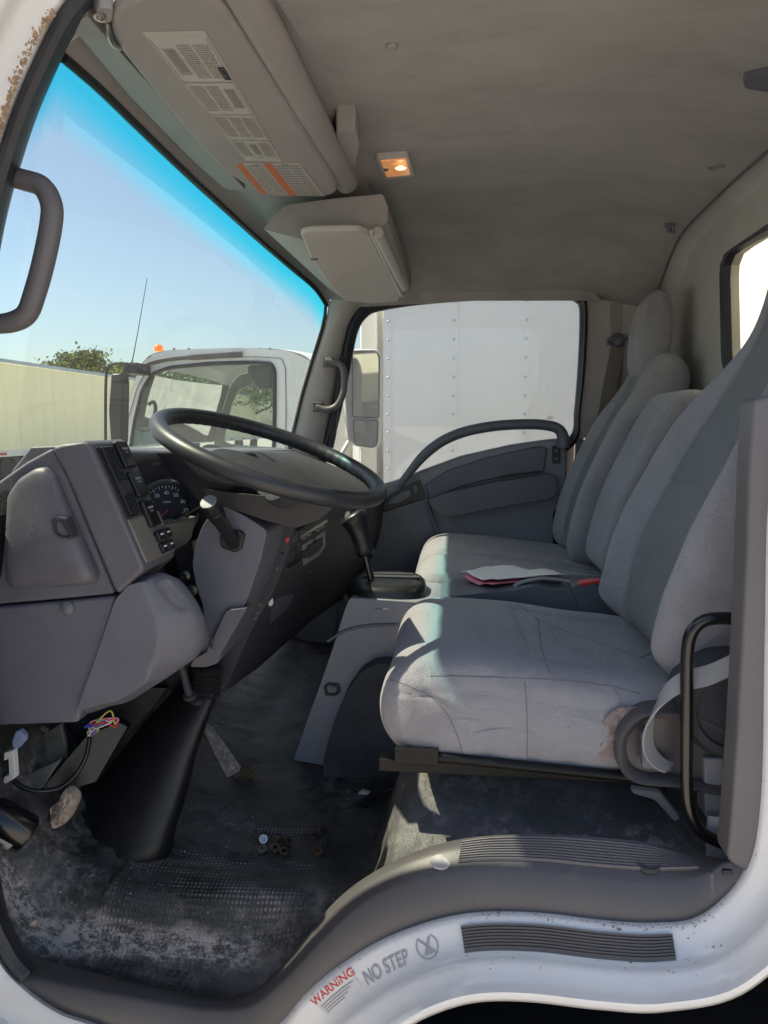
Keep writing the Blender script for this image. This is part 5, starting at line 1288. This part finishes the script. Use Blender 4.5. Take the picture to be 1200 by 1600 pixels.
# passenger backrest + headrest
pprof = [(.40,.38),(.362,.43),(.372,.52),(.40,.62),(.44,.715),(.485,.81),(.525,.90),(.555,.965),(.59,1.005),(.635,1.0),(.668,.96),(.668,.90),(.63,.78),(.585,.65),(.54,.53),(.51,.44),(.47,.385)]
def pback(yc, hwid, taper, bol):
    def f(p):
        x, y, z = p.x, p.y, p.z; v = (y-yc)/hwid; w_ = 1-taper*sstep(.66,.98,z); front = sstep(.05,.0,x-fx(z)-.02)
        if front > .1:
            x -= front*bol*sstep(.4,.8,abs(v))*sstep(.95,.8,z); x -= front*groove((abs(v)-.52)*hwid, .003, .004)*(1 if bol > .01 else 0)
        return Vector((x, yc+(y-yc)*w_, z))
    return f
mb = cushion(pprof, 1.15, 1.54, .04, pback(1.345,.195,.25,.03), 200, 60); o = obj('backrest', mb, ['seat','insert'], pas, angle=80); assign_insert(o, 1.345, .095, .4, 1.0)
hprof = [(.530,.955),(.518,1.02),(.525,1.10),(.548,1.165),(.590,1.200),(.628,1.185),(.645,1.12),(.640,1.03),(.620,.96),(.575,.935)]
def hd(p):
    w_ = 1-.25*sstep(1.05,1.2,p.z); return Vector((p.x+(.02*abs((p.y-1.35)/.12)**2), 1.352+(p.y-1.35)*w_, p.z))
mb = cushion([(.5825+(a-.5825)*.82, b) for a, b in hprof], 1.280, 1.430, .018, hd, 90, 36, .004); obj('headrest', mb, 'seat', pas, angle=80)
mprof = [(.41,.40),(.372,.44),(.382,.52),(.41,.62),(.45,.715),(.495,.81),(.53,.865),(.56,.885),(.62,.880),(.655,.865),(.655,.84),(.61,.75),(.57,.65),(.53,.53),(.50,.44),(.47,.40)]
mb = cushion(mprof, .86, 1.12, .022, lambda p: p, 160, 40, .003); obj('backrest', mb, 'seat', mid, angle=80)
for pts in ([(610,1062),(640,1072),(672,1088),(700,1118),(718,1160),(724,1186)], [(820,1066),(823,1110),(824,1150),(823,1190)], [(672,1056),(760,1058),(860,1062),(940,1070),(1000,1084)]):
    seam('seam', dcu, pts, 'seam', .0010)
for pts in ([(808,944),(838,966),(842,985),(848,1020),(860,1052)], [(838,966),(880,985),(940,1006),(1000,1028),(1060,1050)], [(1000,1028),(1020,1020),(1046,1014)]):
    seam('seam', dcu, pts, 'seam', .0010)
# driver seat hardware
mb = MB(); a, b = P(622,1176,.13), P(1000,1216,.13); rotd = (b-a).normalized()
mb.tube([a, a.lerp(b,.5), b], .0085, 10); mb.box(a.lerp(b,.5)+V(0,.02,-.014), .44, .03, .02); mb.box(a+V(.03,-.004,-.002), .07, .012, .026); obj('slide_rail', mb, 'frame', drv, bevel=.002)
mb = MB(); mb.box(V(.17,.52,.245), .44, .03, .05); mb.box(V(.17,.36,.235), .40, .36, .03); mb.box(V(.36,.36,.245), .04, .40, .06); obj('seat_frame', mb, 'rubber', drv)
for (t, yy, ww) in ((mid,1.0,.24),(pas,1.34,.36)):
    mb = MB(); mb.box(V(.2,yy,.16), .44, ww, .22); obj('seat_base', mb, 'rubber', t, bevel=.01)
# side shield with belt slot
sh_o = [(964,1170),(966,1150),(985,1124),(1010,1112),(1060,1110),(1100,1118),(1160,1150),(1160,1250),(1100,1240),(1060,1232),(1000,1228),(975,1215),(965,1195)]
mb = MB(); sp = rnd(L3(sh_o, .10), .012, 4); cs = sum(sp, Vector())/len(sp)
mb.loft([[p+V(0,.05,0) for p in sp], [p+V(0,.006,0) for p in sp], [cs+(p-cs)*.985 for p in sp], [cs+(p-cs)*.93+V(0,-.003,0) for p in sp], [cs+(p-cs)*.80+V(0,.004,0) for p in sp], [cs+(p-cs)*.74+V(0,.020,0) for p in sp], [cs+(p-cs)*.5+V(0,.022,0) for p in sp]]); obj('side_shield', mb, 'sill', drv, angle=60)
mb = MB(); mb.lathe(P(1150,1110,.10), (0,-1,0), [(.080,-.07),(.078,-.01),(.070,.004),(.058,.006),(.055,.001),(.02,.002),(0,.002)], 48); obj('recliner_cover', mb, 'dashdark', drv)
mb = MB(); mb.prism(L3([(1100,1185),(1160,1185),(1160,1290),(1102,1278)], .11), V(0,.04,0)); obj('rear_leg_cover', mb, 'door', drv, bevel=.004)
# frayed patch on the flank
mb = MB(); rows = []; random.seed(12)
pts = [(935,1140),(945,1122),(960,1110),(985,1103),(1005,1108),(1000,1118),(980,1130),(970,1150),(962,1175),(950,1185),(935,1180),(930,1160)]
pp = crv(L3(pts, .128), 60, True); pc = sum(pp, Vector())/60
for s_ in (1.0,.9,.75,.6,.45,.3,.15,.03): rows.append([pc+(p-pc)*s_*(1+.12*nz(i*.35, s_*3))+V(0,-.006*(1-s_)-.005*nz(i*.5, s_*6, 3),0) for i, p in enumerate(pp)])
mb.loft(rows); obj('frayed_patch', mb, 'foam', drv)
# seat belts
sb = thing('seat_belt', P(1040,1200,.09), 'loose light grey lap belt looping down beside the driver seat behind the black rail', 'seat belt', 'seat belts')
q = crv([P(1210,1000,.05), P(1160,1030,.065), P(1110,1054,.08), P(1066,1066,.088), P(1036,1088,.09), P(1018,1120,.09), P(1012,1150,.088), P(1016,1175,.09), P(1030,1192,.095), P(1046,1200,.10)], 60)
sides = [V(.10,.55,.9).lerp(V(.75,.9,.15), sstep(18,42,k)) for k in range(60)]
mb = MB(); mb.ribbon(q, .030, sides); obj('webbing', mb, 'belt', sb, angle=60)
mb = MB(); mb.prism(rnd(L3([(1002,1146),(1014,1138),(1020,1150),(1024,1180),(1050,1204),(1004,1200)], .098), .004), V(0,.012,0)); obj('belt_slot', mb, 'dash', sb, bevel=.003)
sb2 = thing('seat_belt', P(960,870,1.6), 'dark belt hanging on the far door pillar behind the passenger seat', 'seat belt', 'seat belts')
q = [P(966,535,1.60), P(962,560,1.60), P(950,620,1.59), P(938,690,1.585), P(925,760,1.58), P(912,830,1.575), P(905,870,1.57)]
mb = MB(); mb.ribbon(crv(q, 30), .045, V(1,-.1,0)); obj('webbing', mb, 'beltdark', sb2)
q = [P(972,545,1.605), P(968,600,1.60), P(958,660,1.60), P(940,760,1.60)]
mb = MB(); mb.ribbon(crv(q, 20), .012, V(1,-.3,0)); obj('webbing', mb, 'beltdark', sb2)
mb = MB(); c = P(965,532,1.60); mb.lathe(c, (0,-1,0), [(.024,-.02),(.024,.006),(.016,.014),(0,.016)], 24); mb.tube(crv([c+V(-.035,-.012,-.018), c+V(-.036,-.014,0), c+V(-.02,-.016,.005), c+V(.02,-.016,.005), c+V(.036,-.014,0), c+V(.035,-.012,-.02)], 24), .0055, 8); obj('belt_guide', mb, 'dash', sb2)
# buckle holder with red release
bu = thing('belt_buckle', P(930,960,.69), 'seat belt buckle with a red release button beside the driver cushion', 'belt buckle')
bb = L3([(893,918),(903,912),(942,906),(948,914),(963,960),(950,975),(925,972),(905,960)], .66)
mb = MB(); mb.prism(rnd(bb, .004), V(0,.03,0)); obj('buckle_body', mb, 'doordark', bu, bevel=.003)
mb = MB(); mb.prism(rnd(L3([(903,916),(905,912),(938,907),(939,911)], .657), .002), V(0,.024,.002)); obj('release_button', mb, 'red', bu, bevel=.0015)
# tray console between the seats
tc_ = thing('console_tray', V(.18,.75,.3), 'flat grey storage tray between driver and middle seats, red buckle at its rear', 'console tray')
co = [(683,945),(690,936),(712,930),(800,922),(835,915),(860,920),(900,922),(980,925),(990,975),(900,1000),(700,1000)]
mb = MB(); near_ = rnd(L3(co, .665), .003, 2); mb.prism(near_, V(0,.17,0)); obj('tray_body', mb, 'doordark', tc_, bevel=.006)
mb = MB(); q = crv(L3([(692,934),(740,928),(800,922),(805,915),(822,908),(850,904),(885,908),(892,914)], .70), 40); mb.tube(q, .0045, 8, sq=2.2, up=(0,0,1)); obj('tray_lip', mb, 'door', tc_)
mb = MB(); q = crv(L3([(812,912),(830,905),(855,903),(875,907),(872,914),(850,918),(825,918)], .72), 40, True); mb.tube(q, .003, 8, True); mb.add(q, [tuple(range(40))]); obj('cup_holder', mb, 'black', tc_)
# documents
pp_ = thing('paper_sheets', P(780,915,.8), 'white sheets with a pink sheet beneath lying on the tray between the seats', 'papers')
def sheet(c4, dz, name, m_):
    a, b, c, d = [V(*q) for q in c4]; fn = quadmap(a, b, c, d); rows = []
    for i in range(19): rows.append([fn(i/18, j/10)+V(0,0,dz+.004*math.sin(i*.45+j*.3)+.004*nz(i*.25,j*.35)+.006*(i/18)**3) for j in range(11)])
    mb = MB(); mb.grid(rows); obj(name, mb, m_, pp_, solid=.0008)
sheet(((.015,.81,.427),(.10,.695,.427),(.275,.80,.428),(.15,.90,.430)), .006, 'white_sheet', 'paper')
sheet(((.012,.80,.424),(.085,.685,.424),(.255,.79,.425),(.14,.89,.427)), -.001, 'pink_sheet', 'pink')
# passenger side buckles tucked at the cushion rear
pbk = thing('belt_buckle', P(905,880,1.2), 'dark buckle strap lying at the rear of the passenger cushion', 'belt buckle')
mb = MB(); mb.tube(crv([P(868,884,1.22), P(890,876,1.22), P(915,874,1.23), P(940,885,1.24)], 16), [.010]*16, 10, sq=2.4, up=(0,0,1)); obj('strap', mb, 'trim', pbk)
mb = MB(); mb.prism(rnd(L3([(868,884),(884,876),(892,880),(890,890),(872,892)], 1.19), .003), V(0,.03,0)); obj('buckle_body', mb, 'black', pbk, bevel=.002)

# ============================================================ LOOSE THINGS IN THE FOOTWELL
def nut(px, py, lab_, m_, tilt=(0,0,1), h=.014):
    c = Fl(px, py, .010); mb = MB(); n = 6; ax = Vector(tilt).normalized(); u = ax.orthogonal().normalized(); v = ax.cross(u)
    def ring(r_, hh, k=6): return [c+u*math.cos(2*math.pi*j/12)*r_*(1 if j % 2 == 0 else .93)+v*math.sin(2*math.pi*j/12)*r_*(1 if j % 2 == 0 else .93)+ax*hh for j in range(12)]
    mb.loft([ring(.0045,-h*.4), ring(.0085,-h*.5), ring(.009,-h*.42), ring(.009,h*.42), ring(.0085,h*.5), ring(.0048,h*.5), ring(.0045,-h*.35)]); obj('hex_nut', mb, m_, None, angle=30, label=lab_, cat='nut', group='loose nuts on the floor mat')
nut(411,1311,'shiny steel nut standing upright at the left of the nut row','metal',(.3,-.8,.5)); nut(411,1329,'steel nut lying flat in front of the upright one','metal',(0,-.5,1))
nut(430,1326,'rusty brown nut in the middle of the row','rustmetal',(.2,-.6,.8)); nut(434,1311,'rusty nut behind the middle of the row','rustmetal',(.4,.3,.5)); nut(444,1332,'dark nut at the right front of the row','rustmetal',(0,-.5,1)); nut(449,1316,'dark rusty nut at the right rear of the row','rustmetal',(.5,-.2,.5))
nut(497,1299,'rusty nut lying alone nearer the engine cover','rustmetal',(1,-.4,.4),.022); nut(497,1331,'small dark nut near the seat platform','rustmetal',(0,-.3,1),.008)
random.seed(17); mb = MB()
for k in range(170):
    u = random.random()
    if u < .55: px, py = random.uniform(40,430), 1480+random.gauss(0,14)-.03*abs(px if False else 0)
    elif u < .8: px, py = random.gauss(430,70), random.gauss(1330,60)
    else: px, py = random.uniform(20,300), random.uniform(1330,1470)
    p = Fl(px, py)
    if p.y < .03 or p.x > -.2: continue
    s_ = random.uniform(.0005,.0014)*(1.6 if random.random() < .05 else 1)
    ang = random.random()*3; mb.box(p, s_*2, s_*1.6, s_, Matrix.Rotation(ang, 3, 'Z'))
obj('grit', mb, 'chalk', None, label='pale grit and crumbs scattered over the floor mat', cat='grit', kind='stuff', weld=False)
# pebble and white clip
mb = MB(); c = Fl(52,1444,.001); mb.lathe(c, (0,0,1), [(.006,0),(.008,.004),(.006,.009),(0,.010)], 9); obj('pebble', mb, 'rag', None, label='single tan pebble on the mat near the left door corner', cat='pebble')
mb = MB(); c = P(566,1248,.50)
mb.prism(rnd(L3([(556,1243),(566,1236),(578,1240),(571,1254),(556,1262)], .50), .003), V(0,.01,0)); obj('plastic_clip', mb, 'sticker', None, bevel=.002, label='small white plastic clip at the foot of the carpeted engine cover', cat='clip')
# seat hinge bracket on the platform
mb = MB(); q = crv([P(552,1275,.46), P(580,1246,.44), P(605,1224,.40), P(630,1208,.36), P(660,1204,.33)], 20); mb.tube(q, .009, 8, sq=.6); mb.tube([P(590,1236,.42), P(625,1232,.40)], .006, 8); obj('mat_edge_strip', mb, 'rubber', None, label='curled black edge of the mat on the seat platform front', cat='edge strip')
mb = MB(); mb.prism(rnd([P(985,1232,.14), P(1030,1238,.14), P(1062,1278,.12), P(1054,1284,.12), P(1024,1250,.14), P(990,1240,.14)], .003), V(0,.004,.004)); obj('steel_bracket', mb, 'dash', None, bevel=.001, label='thin folded steel bracket on the seat platform beside the black rail', cat='bracket')
mb = MB(); mb.prism(L3([(1106,1276),(1146,1280),(1144,1345),(1104,1340)], .095), V(0,.003,0)); obj('white_tag', mb, 'sticker', None, label='blank white tag behind the lower bend of the black rail', cat='tag')
# footwell left: metalwork, harness, connectors, tube
fw = thing('footwell_bracket', P(60,1250,.22), 'bare greenish metal bracketry exposed under the left dash', 'metal bracket')
mb = MB(); mb.prism([P(10,1180,.30), P(95,1130,.30), P(110,1200,.30), P(40,1262,.24), P(10,1240,.24)], V(0,.01,0)); mb.prism([P(30,1215,.22), P(96,1185,.24), P(70,1225,.22), P(36,1258,.20)], V(0,.008,0)); obj('plate', mb, 'firewall', fw, bevel=.003)
mb = MB()
for c_ in ((70,1138),(42,1180)): mb.box(P(*c_, .285), .014, .006, .012, Matrix.Rotation(R(25), 3, 'Y'))
obj('tab', mb, 'metal', fw, bevel=.001)
mb = MB(); mb.prism(rnd([P(135,1150,.30), P(185,1128,.32), P(200,1135,.32), P(150,1222,.30), P(88,1240,.24), P(65,1232,.24)], .006), V(0,.02,0)); obj('pedal_arm', mb, 'black', fw, bevel=.003)
mb = MB(); mb.prism([P(95,1075,.36), P(260,1075,.40), P(230,1120,.40), P(120,1240,.34), P(0,1240,.34), P(-40,1075,.36)], V(0,.01,0)); obj('backing_plate', mb, 'rubber', fw)
hr = thing('wire_harness', P(140,1150,.24), 'black cable ending in a tangle of coloured wires under the dash', 'wires')
mb = MB(); mb.tube(crv([P(18,1216,.18), P(35,1230,.18), P(62,1236,.19), P(95,1230,.21), P(120,1208,.23), P(135,1180,.24), P(140,1152,.24)], 40), .0042, 10); obj('cable', mb, 'black', hr)
random.seed(31)
for k, key in enumerate('rbwygprbw'):
    mb = MB(); a = P(141+random.gauss(0,2),1150,.238); r1 = lambda: random.gauss(0,6)
    q = [a, P(143+r1(),1142+r1()*.5,.235), P(150+r1(),1132+r1()*.5,.23), P(158+r1()*1.5,1126+r1(),.228), P(164+r1()*1.6,1130+r1(),.23)]
    if key == 'r': q.append(P(180,1128+k,.235))
    mb.tube(crv(q, 24), .0016, 6); obj('wire', mb, M['skinwire'][key], hr)
cn = thing('plug_connector', P(14,1200,.17), 'white plug connector with a blue locking tab at the left edge under the dash', 'connector')
mb = MB(); mb.prism(rnd(L3([(6,1176),(20,1173),(23,1216),(8,1225),(5,1223),(6,1214),(14,1211),(13,1186),(6,1189)], .16), .0015, 2), V(0,.014,0)); obj('housing', mb, 'paper', cn, bevel=.0015)
mb = MB(); mb.prism(rnd(L3([(18,1160),(24,1143),(30,1141),(38,1150),(38,1158),(28,1170),(20,1170)], .17), .002), V(0,.012,0)); obj('locking_tab', mb, 'blue', cn, bevel=.002)
mb = MB(); mb.tube([P(8,1224,.165), P(6,1240,.165), P(9,1252,.165)], .003, 6); obj('lead', mb, 'orange', cn)
rg = thing('foam_scrap', P(95,1290,.21), 'crumpled tan scrap of foam wedged beside the black shaft cover', 'foam scrap')
pts = [(78,1286),(80,1262),(92,1252),(100,1236),(112,1240),(118,1252),(112,1270),(104,1284),(92,1293)]
pp = crv(L3(pts, .20), 60, True); pc = sum(pp, Vector())/60; rows = [[p+V(0,.02,0) for p in pp]]
for s_ in (1.0,.92,.8,.66,.5,.35,.2,.05): rows.append([pc+(p-pc)*s_*(1+.15*nz(i*.3, s_*4, 9))+V(0,-.012*(1-s_)-.009*nz(i*.22+4, s_*5, 7),0) for i, p in enumerate(pp)])
mb = MB(); mb.loft(rows); obj('scrap', mb, 'rag', rg)
ft = thing('black_canister', P(20,1310,.14), 'short black cylinder with a white barcode label lying at the left door corner', 'canister')
ca, cb = P(-22,1268,.10), P(44,1305,.125); mb = MB(); axc = cb-ca; Lc_ = axc.length; mb.lathe(ca, axc, [(.030,0),(.032,.004),(.032,Lc_-.006),(.030,Lc_-.001),(.026,Lc_),(.025,Lc_-.01),(0,Lc_-.01)], 36); obj('tube', mb, 'gloss', ft)
axn = axc.normalized(); nrmc = Vector((0,-1,0)); nrmc = (nrmc-axn*nrmc.dot(axn)).normalized(); tanc = axn.cross(nrmc)
def onc(u, v, lift=.0): th = (v-.35)*1.0; return ca+axn*(Lc_*u)+(nrmc*math.cos(th)+tanc*math.sin(th))*(.0322+lift)
mb = MB(); flip = 1 if tanc.z < 0 else -1
mb.grid([[onc(.30+.5*i/10, flip*(j/8*1.1)+(.35 if flip > 0 else .35), .0006) for j in range(9)] for i in range(11)], mi=0)
random.seed(2); u = .36
while u < .66:
    w_ = random.uniform(.006,.016); mb.grid([[onc(u+w_*i, flip*(.25+j/6*.45)+.35, .0011) for j in range(7)] for i in range(2)], mi=1); u += w_+random.uniform(.006,.014)
obj('barcode_label', mb, ['sticker', 'black'], ft)
